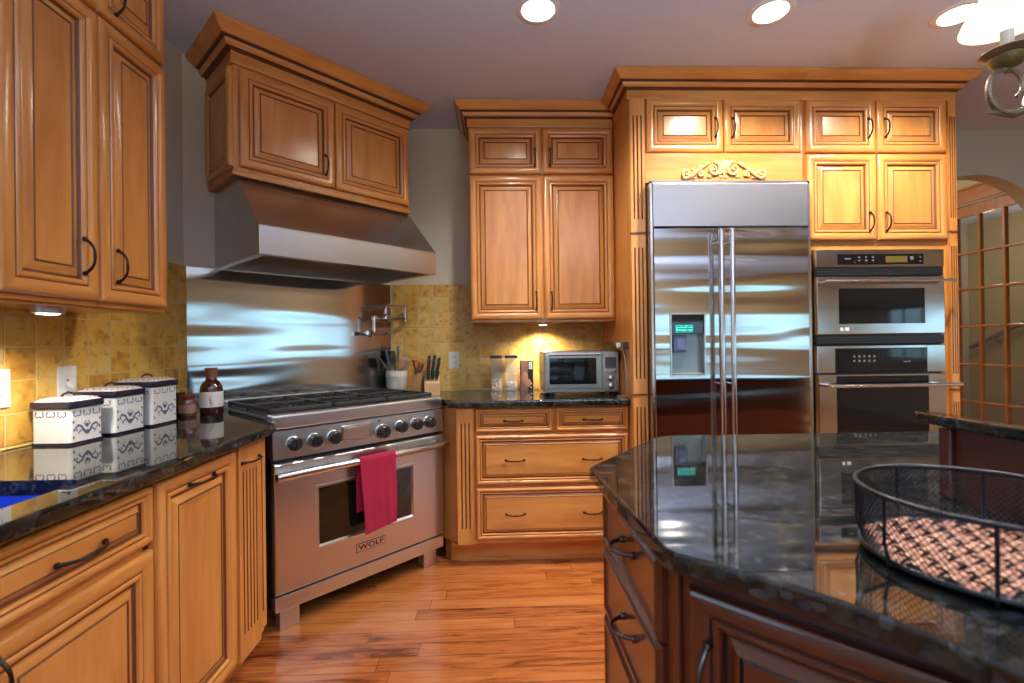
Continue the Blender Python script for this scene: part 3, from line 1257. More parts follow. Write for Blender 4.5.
b.box(0.004, RW - 0.004, -0.004, 0.04, 0.098, 0.162, 0, 0.003)
b.build('kick_panel', ST_RNG, RG)
for u, v in ((0.035, 0.03), (0.795, 0.03), (0.035, 0.56), (0.795, 0.56)):
    b = MB()
    b.box(u, u + 0.085, v, v + 0.05, 0.0, 0.099, 0, 0.002)
    b.build('leg', ST_RNG, RG)
# rear trim
b = MB()
b.box(0.002, RW - 0.002, 0.606, 0.635, 0.917, 0.948, 0, 0.003)
b.build('rear_trim', ST_RNG, RG)
# burner wells, burners, grates
b = MB()
b.box(0.012, RW - 0.012, 0.066, 0.603, 0.917, 0.922, 0, 0.002)
b.build('burner_tray', BLACK, RG)
for k in range(3):
    gx0 = 0.015 + k * 0.2935
    gx1 = gx0 + 0.2915
    b = MB()
    gz = 0.951
    for q in ((gx0, gx1, 0.070, 0.086), (gx0, gx1, 0.586, 0.602), (gx0, gx0 + 0.014, 0.07, 0.602), (gx1 - 0.014, gx1, 0.07, 0.602),
              (gx0, gx1, 0.336, 0.350)):
        b.box(q[0], q[1], q[2], q[3], gz - 0.020, gz, 0, 0.004)
    for cyy in (0.205, 0.468):
        cx = (gx0 + gx1) / 2
        for a in range(8):
            an = a * pi / 4
            r0 = 0.030
            r1 = 0.128 if a % 2 == 0 else 0.165
            if a % 2 == 0 and a % 4 == 2:
                r1 = 0.125
            dx, dy = cos(an), sin(an)
            b.tube([(cx + dx * r0, cyy + dy * r0, gz - 0.008), (cx + dx * r1, cyy + dy * r1, gz - 0.008)], 0.0065, 6)
    for qx in (gx0 + 0.007, gx1 - 0.007):
        for qy in (0.078, 0.343, 0.594):
            b.box(qx - 0.006, qx + 0.006, qy - 0.006, qy + 0.006, 0.9225, gz - 0.01)
    b.build('grate', IRON, RG)
    for cyy in (0.205, 0.468):
        b = MB()
        cx = (gx0 + gx1) / 2
        b.lathe([(0.048, 0.9222), (0.048, 0.928), (0.036, 0.930), (0.034, 0.936), (0.024, 0.939), (0.0005, 0.940)], (cx, cyy, 0), 24)
        b.build('burner', IRON, RG)

# towel over the handle
TOWEL = simple('crimson_towel', (0.38, 0.010, 0.050), 0.95, bump=1.0, bscale=420)
b = MB()
nu, prof = 26, []
cxh, czh, rr = -0.050, 0.678, 0.0225
front = [(cxh - rr - 0.004 * sin(i * 0.5), czh - 0.325 + i * 0.0325) for i in range(10)]
over = [(cxh - rr * cos(a), czh + rr * sin(a)) for a in [pi * k / 8 for k in range(9)]]
back = [(cxh + rr + 0.002, czh - i * 0.035) for i in range(1, 8)]
line = front + over + back
tl = rng('dish_towel', 'crimson red dish towel hanging over the oven door handle', 'towel')
U0, U1 = 0.366, 0.560
outer, inner = [], []
for j, (y, z) in enumerate(line):
    ro, ri = [], []
    t_ = j / (len(line) - 1)
    for i in range(nu + 1):
        s = i / nu
        fr = max(0, 1 - j / 9.0)
        narrow = 0.0 + 0.012 * fr
        u = U0 + narrow * (1.6) + (U1 - U0 - narrow * 2.0) * s
        wv = 0.0045 * sin(s * pi * 3.0 + 0.6) * fr + 0.002 * sin(s * 17 + j * 0.3) * fr
        zz = z - (0.022 * (1 - s) * 0.8 if j < 5 else 0) * (1 - j / 5)
        ro.append((u, y + (-abs(wv) - 0.001 if j < 10 else 0), zz))
    outer.append(ro)
th = 0.0045
vs = [p for row in outer for p in row]
n0 = len(vs)
for j, row in enumerate(outer):
    for p in row:
        # thickness inward, towards the bar / centre line
        if j < 10:
            q = (p[0], p[1] + th, p[2])
        elif j < 19:
            a = pi * (j - 10) / 8
            q = (p[0], p[1] + th * cos(a), p[2] - th * sin(a))
        else:
            q = (p[0], p[1] - th, p[2])
        vs.append(q)
fs = []
R_ = nu + 1
for j in range(len(line) - 1):
    for i in range(nu):
        fs.append((j * R_ + i, j * R_ + i + 1, (j + 1) * R_ + i + 1, (j + 1) * R_ + i))
        fs.append((n0 + j * R_ + i, n0 + (j + 1) * R_ + i, n0 + (j + 1) * R_ + i + 1, n0 + j * R_ + i + 1))
    for i in (0, nu):
        fs.append((j * R_ + i, (j + 1) * R_ + i, n0 + (j + 1) * R_ + i, n0 + j * R_ + i))
for j in (0, len(line) - 1):
    for i in range(nu):
        fs.append((j * R_ + i, j * R_ + i + 1, n0 + j * R_ + i + 1, n0 + j * R_ + i))
b.raw(vs, fs)
b.build('cloth', TOWEL, tl, smooth=60)

# ------------------------------------------------------------------ steel splash panel behind the range
b = MB()
b.box(uA + 0.008, uB - 0.008, VW - 0.008, VW - 0.001, 0.916, 1.622)
sp_ = b.build('splash_panel', ST_SPL)
sp_.location = (RX, RY, 0)
sp_.rotation_euler = (0, 0, RA)
tag(sp_, 'wavy reflecting stainless steel splash panel on the wall behind the range', 'backsplash')

# ------------------------------------------------------------------ hood and hood cabinet
hd = rng('range_hood', 'stainless steel range hood with slanted front above the range', 'range hood')
h0, h1 = -0.020, 0.930
vf, vt, vb = 0.065, 0.315, VW - 0.004
zb_, zs, zt = 1.622, 1.745, 2.007
b = MB()
# outer shell
vs = [(h0, vf, zb_), (h0, vf, zs), (h0, vt, zt), (h0, vb, zt), (h0, vb, zb_)]
vs2 = [(h1, y, z) for _, y, z in vs]
b.raw(vs + vs2, [(0, 1, 6, 5), (1, 2, 7, 6), (2, 3, 8, 7), (3, 4, 9, 8), (4, 3, 2, 1, 0), (5, 6, 7, 8, 9)], 0)
# bottom lip and cavity
i0, i1, iv0, iv1 = h0 + 0.035, h1 - 0.035, vf + 0.035, vb - 0.03
L0 = [(h0, vf, zb_), (h1, vf, zb_), (h1, vb, zb_), (h0, vb, zb_)]
L1 = [(i0, iv0, zb_), (i1, iv0, zb_), (i1, iv1, zb_), (i0, iv1, zb_)]
L2 = [(i0, iv0, zb_ + 0.05), (i1, iv0, zb_ + 0.05), (i1, iv1, zb_ + 0.10), (i0, iv1, zb_ + 0.10)]
b.raw(L0 + L1 + L2, [(0, 1, 5, 4), (1, 2, 6, 5), (2, 3, 7, 6), (3, 0, 4, 7), (4, 5, 9, 8), (5, 6, 10, 9), (6, 7, 11, 10), (7, 4, 8, 11)], 0)
hood_shell = b.build('canopy', ST_HOOD, hd, smooth=20, fix=False)
for k in range(3):
    b = MB()
    wdt = (i1 - i0) / 3
    xa, xb = i0 + k * wdt + 0.003, i0 + (k + 1) * wdt - 0.003
    for q in range(14):
        s0 = q / 14
        y = iv0 + (iv1 - iv0) * s0
        z = zb_ + 0.05 + 0.05 * s0
        b.box(xa, xb, y + 0.004, y + 0.026, z - 0.004, z + 0.004, 0)
    b.box(xa, xb, iv0, iv1, zb_ + 0.102, zb_ + 0.106, 0)
    b.build('baffle_filter', ST_HOOD, hd)
b = MB()
b.tube([(h0 + 0.002, vf, zs), (h1 - 0.002, vf, zs)], 0.003, 6)
b.build('front_edge', ST_PLAIN, hd)

hc = rng('hood_cabinet', 'two-door maple cabinet with crown mounted above the steel hood', 'cabinet')
c0, c1, cv = -0.042, 0.915, 0.300
cz0, cz1 = 2.010, 2.545
b = MB()
b.box(c0, c1, cv, VW - 0.002, cz0 + 0.026, CEIL - 0.004, 0)
b.box(c0, c1, cv, cv + 0.02, cz0, cz0 + 0.03, 0)
b.box(c0, c0 + 0.0195, cv, VW - 0.002, cz0, cz0 + 0.03, 0)
b.box(c1 - 0.0, c1 + 0.0005, cv, VW - 0.002, cz0, cz0 + 0.03, 0)
b.build('carcass', [W_V], hc)
door(hc, c0 + 0.022, 0.440, 2.052, 2.508, cv, hx=0.385, hz=2.160)
door(hc, 0.446, c1 - 0.006, 2.052, 2.508, cv)
# side panel (raised) on the left
b = MB()
b.rings(-(VW - 0.02), -(cv + 0.004), 2.052, 2.508, DRAWER_PROF, 0.0)
o = b.build('side_panel', [W_V, W_H, GLAZE], hc, smooth=25)
o.location = (c0, 0, 0)
o.rotation_euler = (0, 0, -pi / 2)
b = MB()
pr, mt = crown_prof(0.100, CEIL - 0.002, 0.150)
b.sweep([(c0, VW - 0.004), (c0, cv), (c1, cv), (c1, VW - 0.004)], pr, mt, 1)
b.sweep([(c0, VW - 0.004), (c0, cv), (c1, cv), (c1, VW - 0.004)], [(0.006, cz0 + 0.022), (0.008, cz0 + 0.012), (0.006, cz0 + 0.002), (-0.003, cz0 + 0.002), (-0.003, cz0 + 0.022)], [0, 0, 0, 0], 1)
b.build('crown', [W_H, GLAZE], hc, smooth=20)

# ------------------------------------------------------------------ pot filler
pf = rng('pot_filler', 'folded chrome pot filler tap on the splash panel right of the range', 'faucet')
b = MB()
PV, PZ = 0.565, 1.298
b.lathe([(0.026, 0.0), (0.026, -0.006), (0.014, -0.010), (0.012, -0.080)], (0.835, VW - 0.0085, PZ), 18, 0, None, 'y')
b.lathe([(0.0005, -0.066), (0.013, -0.066), (0.014, -0.05), (0.012, -0.02), (0.015, 0.0), (0.012, 0.02), (0.014, 0.05), (0.013, 0.066), (0.0005, 0.066)],
        (0.835, PV, PZ), 14, 0, None, 'x')
b.tube([(0.815, PV, PZ), (0.815, PV, PZ + 0.105)], 0.0105, 12)
b.lathe([(0.016, -0.014), (0.017, 0.0), (0.013, 0.018)], (0.815, PV, PZ + 0.094), 14)
b.build('valve_body', CHROME, pf)
b = MB()
b.tube([(0.790, PV, PZ), (0.775, PV - 0.035, PZ - 0.008)], [0.0065, 0.005], 8)
b.build('lever', CHROME, pf)
b = MB()
b.tube([(0.885, PV, PZ), (0.897, PV - 0.035, PZ + 0.004)], [0.0065, 0.005], 8)
b.build('lever', CHROME, pf)
b = MB()
b.tube([(0.815, PV, PZ + 0.094), (1.030, PV - 0.02, PZ + 0.094)], 0.0115, 12)
b.tube([(1.034, PV - 0.02, PZ + 0.078), (1.034, PV - 0.02, PZ + 0.170)], 0.0120, 12)
b.tube([(1.034, PV - 0.02, PZ + 0.160), (1.028, PV - 0.02, PZ + 0.173), (1.010, PV - 0.022, PZ + 0.178), (0.890, PV - 0.05, PZ + 0.174),
        (0.872, PV - 0.052, PZ + 0.170), (0.865, PV - 0.053, PZ + 0.155), (0.865, PV - 0.053, PZ + 0.112)], 0.0105, 10)
b.lathe([(0.015, 0.0), (0.015, 0.024), (0.010, 0.032)], (0.865, PV - 0.053, PZ + 0.088), 14)
b.build('arm', CHROME, pf)
for ch in pf.children:
    ch.location.x += 0.018

# ------------------------------------------------------------------ back upper cabinet
t = thing('wall_cabinet', 'maple wall cabinet with two small doors over two tall doors, above the toaster oven', 'cabinet')
b = MB()
b.box(-0.146, 0.733, 2.922, YB - 0.011, 1.352, 2.60, 0)
b.build('carcass', [W_V], t)
xm = 0.296
for (xa, xb, hx) in ((-0.143, xm - 0.003, 0.252), (xm + 0.003, 0.731, 0.345)):
    door(t, xa, xb, 1.366, 2.236, 2.922, hx=hx, hz=1.480)
    door(t, xa, xb, 2.246, 2.526, 2.922, hx=hx, hz=2.345)
b = MB()
pr, mt = crown_prof(0.076, CEIL - 0.002, 0.138)
b.sweep([(-0.146, YB - 0.002), (-0.146, 2.922), (0.733, 2.922)], pr, mt, 1)
b.build('crown', [W_H, GLAZE], t, smooth=20)
t = thing('puck_light', 'small round lit puck light under the wall cabinet above the toaster oven', 'light')
b = MB()
b.lathe([(0.036, 0), (0.037, -0.004), (0.037, -0.010), (0.030, -0.012)], (0.31, 3.10, 1.3515), 24)
b.build('housing', simple('satin_nickel_b', (0.6, 0.58, 0.6), 0.3, 0.6), t)
b = MB()
b.lathe([(0.030, -0.0105), (0.024, -0.0130), (0.0005, -0.0145)], (0.31, 3.10, 1.3515), 24)
b.build('lens', EMW, t)

# ------------------------------------------------------------------ tall surround: fridge cabinet and oven tower
t = thing('fridge_surround_cabinet', 'golden maple cabinet framing the refrigerator, with fluted pilaster and two top doors', 'cabinet')
YT = 2.582
b = MB()
b.box(0.735, 0.757, YT, YB - 0.003, 0.0, 2.60, 0)
b.box(0.757, 0.8175, YT, YT + 0.03, 0.0, 2.60, 0)
b.box(0.757, 1.682, YT, YB - 0.003, 2.076, 2.60, 0)
b.box(0.8175, 1.682, YT - 0.018, YT, 2.076, 2.237, 1)
b.build('carcass', [W_V, W_H], t)
b = MB()
FL = [(0.25, 0.877), (1.02, 1.732), (1.876, 2.44)]
fluted(b, 0.737, 0.8155, YT - 0.022, YT - 0.0005, 0.0, 2.53, [(0.25, 0.872), (1.025, 1.727), (1.881, 2.44)], n=3)
b.box(0.735, 0.8165, YT - 0.026, YT - 0.003, 0.935, 0.945, 1)
b.box(0.735, 0.8165, YT - 0.026, YT - 0.003, 1.802, 1.811, 1)
b.build('pilaster', [W_V, GLAZE], t, smooth=20)
door(t, 0.829, 1.247, 2.243, 2.531, YT, hx=1.203, hz=2.375)
door(t, 1.252, 1.678, 2.243, 2.531, YT, hx=1.297, hz=2.375)
pr, mt = crown_prof(0.086, CEIL - 0.002, 0.138)
b = MB()
b.sweep([(0.735, 2.838), (0.735, YT), (1.6825, YT)], pr, mt, 1)
b.build('crown', [W_H, GLAZE], t, smooth=20)
# carved onlay
b = MB()
ox, oz, oy = 1.245, 2.145, YT - 0.0185


def spiral(cx, cz, r0, turns, a0, sgn, r_t=0.006, grow=1.0, start=0.15):
    pts, rs = [], []
    N = 28
    for i in range(N + 1):
        t = i / N
        r = r0 * (start + (1 - start) * t)
        a = a0 + sgn * turns * 2 * pi * (1 - t)
        pts.append((cx + r * cos(a), oy - 0.004 - 0.004 * (1 - t), cz + r * sin(a)))
        rs.append(r_t * (0.9 + 0.7 * t))
    return pts, rs


for sg in (-1, 1):
    p, rs = spiral(ox + sg * 0.050, oz + 0.004, 0.036, 1.35, pi / 2, sg, 0.0062)
    b.tube(p, rs, 7)
    p, rs = spiral(ox + sg * 0.190, oz - 0.018, 0.022, 1.2, -pi / 2, sg, 0.0055)
    b.tube(p, rs, 7)
    p, rs = spiral(ox + sg * 0.120, oz - 0.020, 0.015, 1.1, pi / 2, sg, 0.005)
    b.tube(p, rs, 7)
    b.tube([(ox + sg * 0.070, oy - 0.005, oz + 0.035), (ox + sg * 0.105, oy - 0.006, oz + 0.016), (ox + sg * 0.135, oy - 0.006, oz - 0.004),
            (ox + sg * 0.165, oy - 0.006, oz - 0.030), (ox + sg * 0.19, oy - 0.004, oz - 0.040), (ox + sg * 0.212, oy - 0.004, oz - 0.025)],
           [0.003, 0.008, 0.010, 0.009, 0.006, 0.003], 7)
    for k, (dx, dz, an, ln) in enumerate(((0.088, 0.022, 0.9, 0.022), (0.108, 0.006, 0.7, 0.022), (0.130, -0.008, 0.5, 0.022), (0.152, -0.02, 0.4, 0.018),
                                          (0.10, -0.022, -0.9, 0.018), (0.145, -0.036, -0.6, 0.015))):
        x, z = ox + sg * dx, oz + dz
        b.tube([(x, oy - 0.002, z), (x + sg * cos(an) * ln * 0.5, oy - 0.006, z + sin(an) * ln * 0.5), (x + sg * cos(an) * ln, oy - 0.003, z + sin(an) * ln)],
               [0.003, 0.0065, 0.001], 6)
for a in (-60, -30, 0, 30, 60):
    an = radians(90 + a)
    b.tube([(ox, oy - 0.003, oz + 0.008), (ox + 0.022 * cos(an), oy - 0.007, oz + 0.010 + 0.026 * sin(an)), (ox + 0.036 * cos(an), oy - 0.003, oz + 0.008 + 0.044 * sin(an))],
           [0.003, 0.007, 0.003], 7)
for a in (-50, 0, 50):
    an = radians(-90 + a)
    b.tube([(ox, oy - 0.003, oz), (ox + 0.014 * cos(an), oy - 0.006, oz + 0.018 * sin(an)), (ox + 0.024 * cos(an), oy - 0.003, oz + 0.034 * sin(an))],
           [0.003, 0.006, 0.002], 7)
b.sphere((ox, oy - 0.006, oz + 0.003), 0.010, 0, 10, 8, (1, 0.6, 1))
for sg in (-1, 1):
    for (dx, dz, r_) in ((0.072, -0.030, 0.011), (0.030, 0.030, 0.010), (0.155, 0.002, 0.008), (0.085, 0.034, 0.008), (0.118, 0.018, 0.008), (0.012, -0.032, 0.009), (0.172, -0.012, 0.008), (0.05, 0.004, 0.012), (0.190, -0.018, 0.008)):
        b.sphere((ox + sg * dx, oy - 0.002, oz + dz), r_, 0, 8, 6, (1.2, 0.5, 0.9))
b.xf(Matrix.Translation((ox, 0, oz)) @ Matrix.Diagonal((1.08, 1.0, 1.12, 1)) @ Matrix.Translation((-ox, 0, -oz)))
b.build('carved_onlay', wood('light_carving', [(0.3, (0.60, 0.33, 0.12)), (0.7, (0.70, 0.42, 0.17))], 'x', 0.4), t)

t = thing('oven_tower_cabinet', 'golden maple tower cabinet with four doors holding the two wall ovens', 'cabinet')
b = MB()
b.box(1.684, 1.704, YT, YB - 0.003, 0.0, 2.60, 0)
b.box(1.704, 1.738, YT, YT + 0.03, 0.10, 1.755, 0)
b.box(2.462, 2.545, YT, YT + 0.03, 0.0, 1.755, 0)
b.box(2.523, 2.545, YT, YB - 0.003, 0.0, 2.60, 0)
b.box(1.704, 2.523, YT, YB - 0.003, 1.755, 2.60, 0)
b.box(1.738, 2.462, YT, YT + 0.03, 1.713, 1.756, 1)
b.box(1.738, 2.462, YT, YT + 0.03, 0.30, 0.455, 1)
b.box(1.704, 2.523, YT + 0.05, YT + 0.065, 0.0, 0.10, 1)
b.build('carcass', [W_V, W_H], t)
for (xa, xb, h1_) in ((1.706, 2.096, 2.052), (2.101, 2.496, 2.146)):
    door(t, xa, xb, 1.762, 2.234, YT, hx=h1_, hz=1.862)
    door(t, xa, xb, 2.243, 2.531, YT, hx=h1_, hz=2.375)
door(t, 1.742, 2.458, 0.112, 0.448, YT, DRAWER_PROF, name='drawer', centre=1, hx=[1.95, 2.25], hz=0.28, hv=False)
b = MB()
fluted(b, 2.503, 2.545, YT - 0.022, YT - 0.0005, 0.0, 2.53, [(0.25, 0.872), (1.025, 1.727), (1.881, 2.44)], n=3, gw=0.006)
b.box(2.502, 2.546, YT - 0.026, YT - 0.003, 0.935, 0.945, 1)
b.box(2.502, 2.546, YT - 0.026, YT - 0.003, 1.802, 1.811, 1)
b.build('pilaster', [W_V, GLAZE], t, smooth=20)

b = MB()
b.sweep([(1.6835, YT), (2.552, YT), (2.552, YB - 0.002)], pr, mt, 1)
b.build('crown', [W_H, GLAZE], t, smooth=20)

# ------------------------------------------------------------------ refrigerator
FR = thing('refrigerator', 'tall built-in stainless steel side-by-side refrigerator with water dispenser', 'refrigerator')
b = MB()
b.box(0.822, 1.680, 2.545, 3.20, 0.0, 2.066, 0)
b.box(0.822, 0.834, 2.503, 2.545, 0.10, 2.066, 1)
b.box(1.668, 1.680, 2.503, 2.545, 0.10, 2.066, 1)
b.box(0.822, 1.680, 2.503, 2.545, 2.056, 2.068, 1)
b.build('body', [simple('fridge_case', (0.05, 0.05, 0.055), 0.5), ST_PLAIN], FR)
b = MB()
b.box(0.836, 1.666, 2.498, 2.543, 1.826, 2.054, 0, 0.003)
b.build('top_panel', ST_TOP, FR)


def fdoor(xa, xb, hole=None):
    b = MB()
    z0, z1, yf, yb = 0.11, 1.818, 2.498, 2.543
    if not hole:
        b.box(xa, xb, yf, yb, z0, z1, 0, 0.003)
        return b.build('door', ST_FR, FR, smooth=20)
    hx0, hx1, hz0, hz1 = hole
    # face with an opening built from loops
    loops = [ringpts(xa, xb, z0, z1, yb), ringpts(xa, xb, z0, z1, yf + 0.003), ringpts(xa + 0.003, xb - 0.003, z0 + 0.003, z1 - 0.003, yf),
             ringpts(hx0, hx1, hz0, hz1, yf), ringpts(hx0, hx1, hz0, hz1, yf + 0.043)]
    vs = [p for L in loops for p in L]
    fs, mm = [], []
    for i in range(len(loops) - 1):
        for k in range(4):
            k2 = (k + 1) % 4
            fs.append((i * 4 + k, i * 4 + k2, (i + 1) * 4 + k2, (i + 1) * 4 + k))
            mm.append(0)
    b.raw(vs, fs, mm)
    return b.build('door', ST_FR, FR, smooth=20)


DX0, DX1, DZ0, DZ1 = 0.924, 1.096, 1.046, 1.362
dl = fdoor(0.836, 1.181, (DX0, DX1, DZ0, DZ1))
drr = fdoor(1.186, 1.666)
# dispenser
b = MB()
b.box(DX0 - 0.008, DX0, 2.492, 2.500, DZ0 - 0.008, DZ1 + 0.008, 0, 0.001)
b.box(DX1, DX1 + 0.008, 2.492, 2.500, DZ0 - 0.008, DZ1 + 0.008, 0, 0.001)
b.box(DX0, DX1, 2.492, 2.500, DZ1, DZ1 + 0.008, 0, 0.001)
b.box(DX0, DX1, 2.490, 2.502, DZ0 - 0.012, DZ0, 0, 0.001)
ds = b.build('dispenser', ST_PLAIN, dl)
b = MB()
b.box(DX0 + 0.0005, DX1 - 0.0005, 2.500, 2.535, 1.262, DZ1 - 0.0005, 0, 0.001)
b.build('control_panel', BLACK_GLASS, ds)
b = MB()
b.box(0.948, 1.040, 2.4975, 2.4995, 1.270, 1.308, 0)
b.build('display', simple('teal_display', (0.02, 0.25, 0.22), 0.3, emit=(0.05, 0.75, 0.62), es=0.9), ds)
b = MB()
for k, (xa, xb, z) in enumerate(((0.952, 0.975, 1.302), (0.98, 0.998, 1.302), (1.012, 1.045, 1.302), (0.952, 0.985, 1.275), (0.992, 1.020, 1.275), (1.026, 1.046, 1.275), (0.956, 1.04, 1.289))):
    b.box(xa, xb, 2.4970, 2.4976, z - 0.0022, z + 0.0022)
b.box(1.010, 1.0125, 2.4970, 2.4976, 1.271, 1.307)
b.build('display_marks', BLACK, ds)
b = MB()
b.box(DX0 + 0.0005, DX1 - 0.0005, 2.538, 2.542, DZ0, 1.262)
b.build('niche_back', simple('niche_steel', (0.30, 0.36, 0.38), 0.35, 0.7), ds)
b = MB()
b.box(0.938, 1.010, 2.510, 2.53, 1.165, 1.255, 0, 0.006)
b.box(0.955, 0.995, 2.504, 2.512, 1.175, 1.235, 0, 0.004)
b.build('paddle', simple('blue_grey_plastic', (0.12, 0.14, 0.30), 0.25), ds)
b = MB()
b.box(DX0 + 0.004, DX1 - 0.004, 2.500, 2.536, DZ0 + 0.0005, DZ0 + 0.008, 0, 0.001)
b.build('drip_tray', simple('drip_grey', (0.3, 0.32, 0.36), 0.35), ds)
for d_, x in ((dl, 1.168), (drr, 1.226)):
    b = MB()
    b.lathe([(0.0005, 0.28), (0.0115, 0.28), (0.0125, 0.284), (0.0125, 1.794), (0.0115, 1.798), (0.0005, 1.798)], (x, 2.440, 0), 16)
    for z in (1.735, 1.475, 1.00, 0.40):
        b.tube([(x, 2.447, z), (x, 2.499, z)], 0.0055, 8)
    b.build('handle', simple('satin_steel', (0.68, 0.67, 0.70), 0.2, 1.0), d_)

# ------------------------------------------------------------------ microwave oven and wall oven
MO = thing('microwave_oven', 'built-in stainless microwave oven, upper of the two ovens in the tower', 'oven')
b = MB()
b.box(1.742, 2.458, YT - 0.004, 3.0, 1.192, 1.708, 0)
b.box(1.742, 2.458, YT - 0.030, YT - 0.004, 1.614, 1.709, 1, 0.002)
b.box(1.742, 2.458, YT - 0.024, YT - 0.003, 1.566, 1.612, 0)
b.box(1.742, 2.458, YT - 0.024, YT - 0.003, 1.196, 1.243, 0)
bo = b.build('body', [BLACK, ST_OV], MO)
b = MB()
for z in (1.575, 1.588, 1.601):
    b.box(1.746, 2.454, YT - 0.030, YT - 0.024, z - 0.0035, z + 0.0035, 0, 0.001)
for z in (1.205, 1.218, 1.231):
    b.box(1.746, 2.454, YT - 0.030, YT - 0.024, z - 0.0035, z + 0.0035, 0, 0.001)
b.build('vent', simple('vent_black', (0.02, 0.021, 0.028), 0.3), MO)
b = MB()
b.box(1.862, 2.342, YT - 0.032, YT - 0.029, 1.627, 1.684, 0, 0.001)
cpn = b.build('control_panel', BLACK_GLASS, MO)
b = MB()
b.box(2.128, 2.250, YT - 0.0328, YT - 0.0318, 1.638, 1.672)
b.build('display', simple('amber_display', (0.05, 0.035, 0.01), 0.3, emit=(0.35, 0.22, 0.02), es=0.35), cpn)
BTN = simple('button_grey', (0.12, 0.13, 0.15), 0.4)
spots = [(1.975 + k * 0.038, 1.987 + k * 0.038, 1.645 + j * 0.018, 1.653 + j * 0.018) for k in range(3) for j in range(2)]
spots += [(1.90, 1.935, 1.655, 1.662), (1.952, 1.958, 1.636, 1.642), (2.318, 2.328, 1.640, 1.648), (2.318, 2.328, 1.662, 1.670)]
for xa, xb, za, zb2 in spots:
    b = MB()
    b.box(xa, xb, YT - 0.0328, YT - 0.0318, za, zb2)
    b.build('button', BTN, cpn)
b = MB()
b.lathe([(0.011, 0.0), (0.011, -0.002), (0.009, -0.0025)], (2.275, YT - 0.0315, 1.66), 16, 0, None, 'y')
b.build('dial', BTN, cpn)


def framed_door(parent, x0, x1, z0, z1, w, yf, th, mat, name='door'):
    b = MB()
    wx0, wx1, wz0, wz1 = w
    loops = [ringpts(x0, x1, z0, z1, yf + th), ringpts(x0, x1, z0, z1, yf + 0.002), ringpts(x0 + 0.003, x1 - 0.003, z0 + 0.003, z1 - 0.003, yf),
             ringpts(wx0, wx1, wz0, wz1, yf), ringpts(wx0 + 0.002, wx1 - 0.002, wz0 + 0.002, wz1 - 0.002, yf + 0.004)]
    vs = [p for L in loops for p in L]
    fs = []
    for i in range(len(loops) - 1):
        for k in range(4):
            k2 = (k + 1) % 4
            fs.append((i * 4 + k, i * 4 + k2, (i + 1) * 4 + k2, (i + 1) * 4 + k))
    fs.append((3, 2, 1, 0))
    b.raw(vs, fs, 0)
    d = b.build(name, mat, parent, smooth=20)
    b = MB()
    b.box(wx0, wx1, yf + 0.002, yf + 0.005, wz0, wz1)
    b.build('window', BLACK_GLASS, d)
    return d


d = framed_door(MO, 1.744, 2.456, 1.250, 1.560, (1.862, 2.345, 1.305, 1.497), YT - 0.034, 0.03, ST_OV)
b = MB()
b.lathe([(0.0005, 1.755), (0.0075, 1.755), (0.008, 1.76), (0.008, 2.462), (0.0075, 2.466), (0.0005, 2.466)], (0, YT - 0.085, 1.532), 14, 0, None, 'x')
for x in (1.80, 2.40):
    b.tube([(x, YT - 0.080, 1.532), (x, YT - 0.033, 1.532)], [0.006, 0.009], 10)
b.build('handle', ST_PLAIN, d)
b = MB()
b.box(1.869, 1.885, YT - 0.0352, YT - 0.0338, 1.268, 1.286)
b.box(1.895, 1.917, YT - 0.0352, YT - 0.0338, 1.268, 1.286)
b.build('energy_mark', WHITE_PL, d)

WO = thing('wall_oven', 'built-in stainless wall oven with black glass, lower of the two ovens in the tower', 'oven')
b = MB()
b.box(1.742, 2.458, YT - 0.004, 3.1, 0.458, 1.188, 0)
b.box(1.742, 1.842, YT - 0.030, YT - 0.004, 1.040, 1.186, 1, 0.002)
b.box(2.356, 2.458, YT - 0.030, YT - 0.004, 1.040, 1.186, 1, 0.002)
b.box(1.842, 2.356, YT - 0.028, YT - 0.004, 1.172, 1.186, 1, 0.001)
b.build('body', [BLACK, ST_OV], WO)
b = MB()
b.box(1.843, 2.355, YT - 0.031, YT - 0.004, 1.041, 1.171, 0, 0.002)
cpn = b.build('control_panel', BLACK_GLASS, WO)
for xa, xb, za, zb2 in [(2.22, 2.262, 1.094, 1.101)] + [(1.94 + k * 0.028, 1.952 + k * 0.028, z, z + 0.012) for k in range(5) for z in (1.098, 1.122)]:
    b = MB()
    b.box(xa, xb, YT - 0.0318, YT - 0.0308, za, zb2)
    b.build('button', BTN, cpn)
d = framed_door(WO, 1.744, 2.456, 0.470, 1.030, (1.842, 2.358, 0.60, 1.022), YT - 0.036, 0.03, ST_OV)
b = MB()
b.lathe([(0.0005, 1.758), (0.010, 1.758), (0.0105, 1.763), (0.0105, 2.478), (0.010, 2.482), (0.0005, 2.482)], (0, YT - 0.098, 0.975), 16, 0, None, 'x')
for x in (1.79, 2.41):
    b.tube([(x, YT - 0.090, 0.975), (x, YT - 0.035, 0.975)], [0.008, 0.012], 10)
b.build('handle', ST_PLAIN, d)

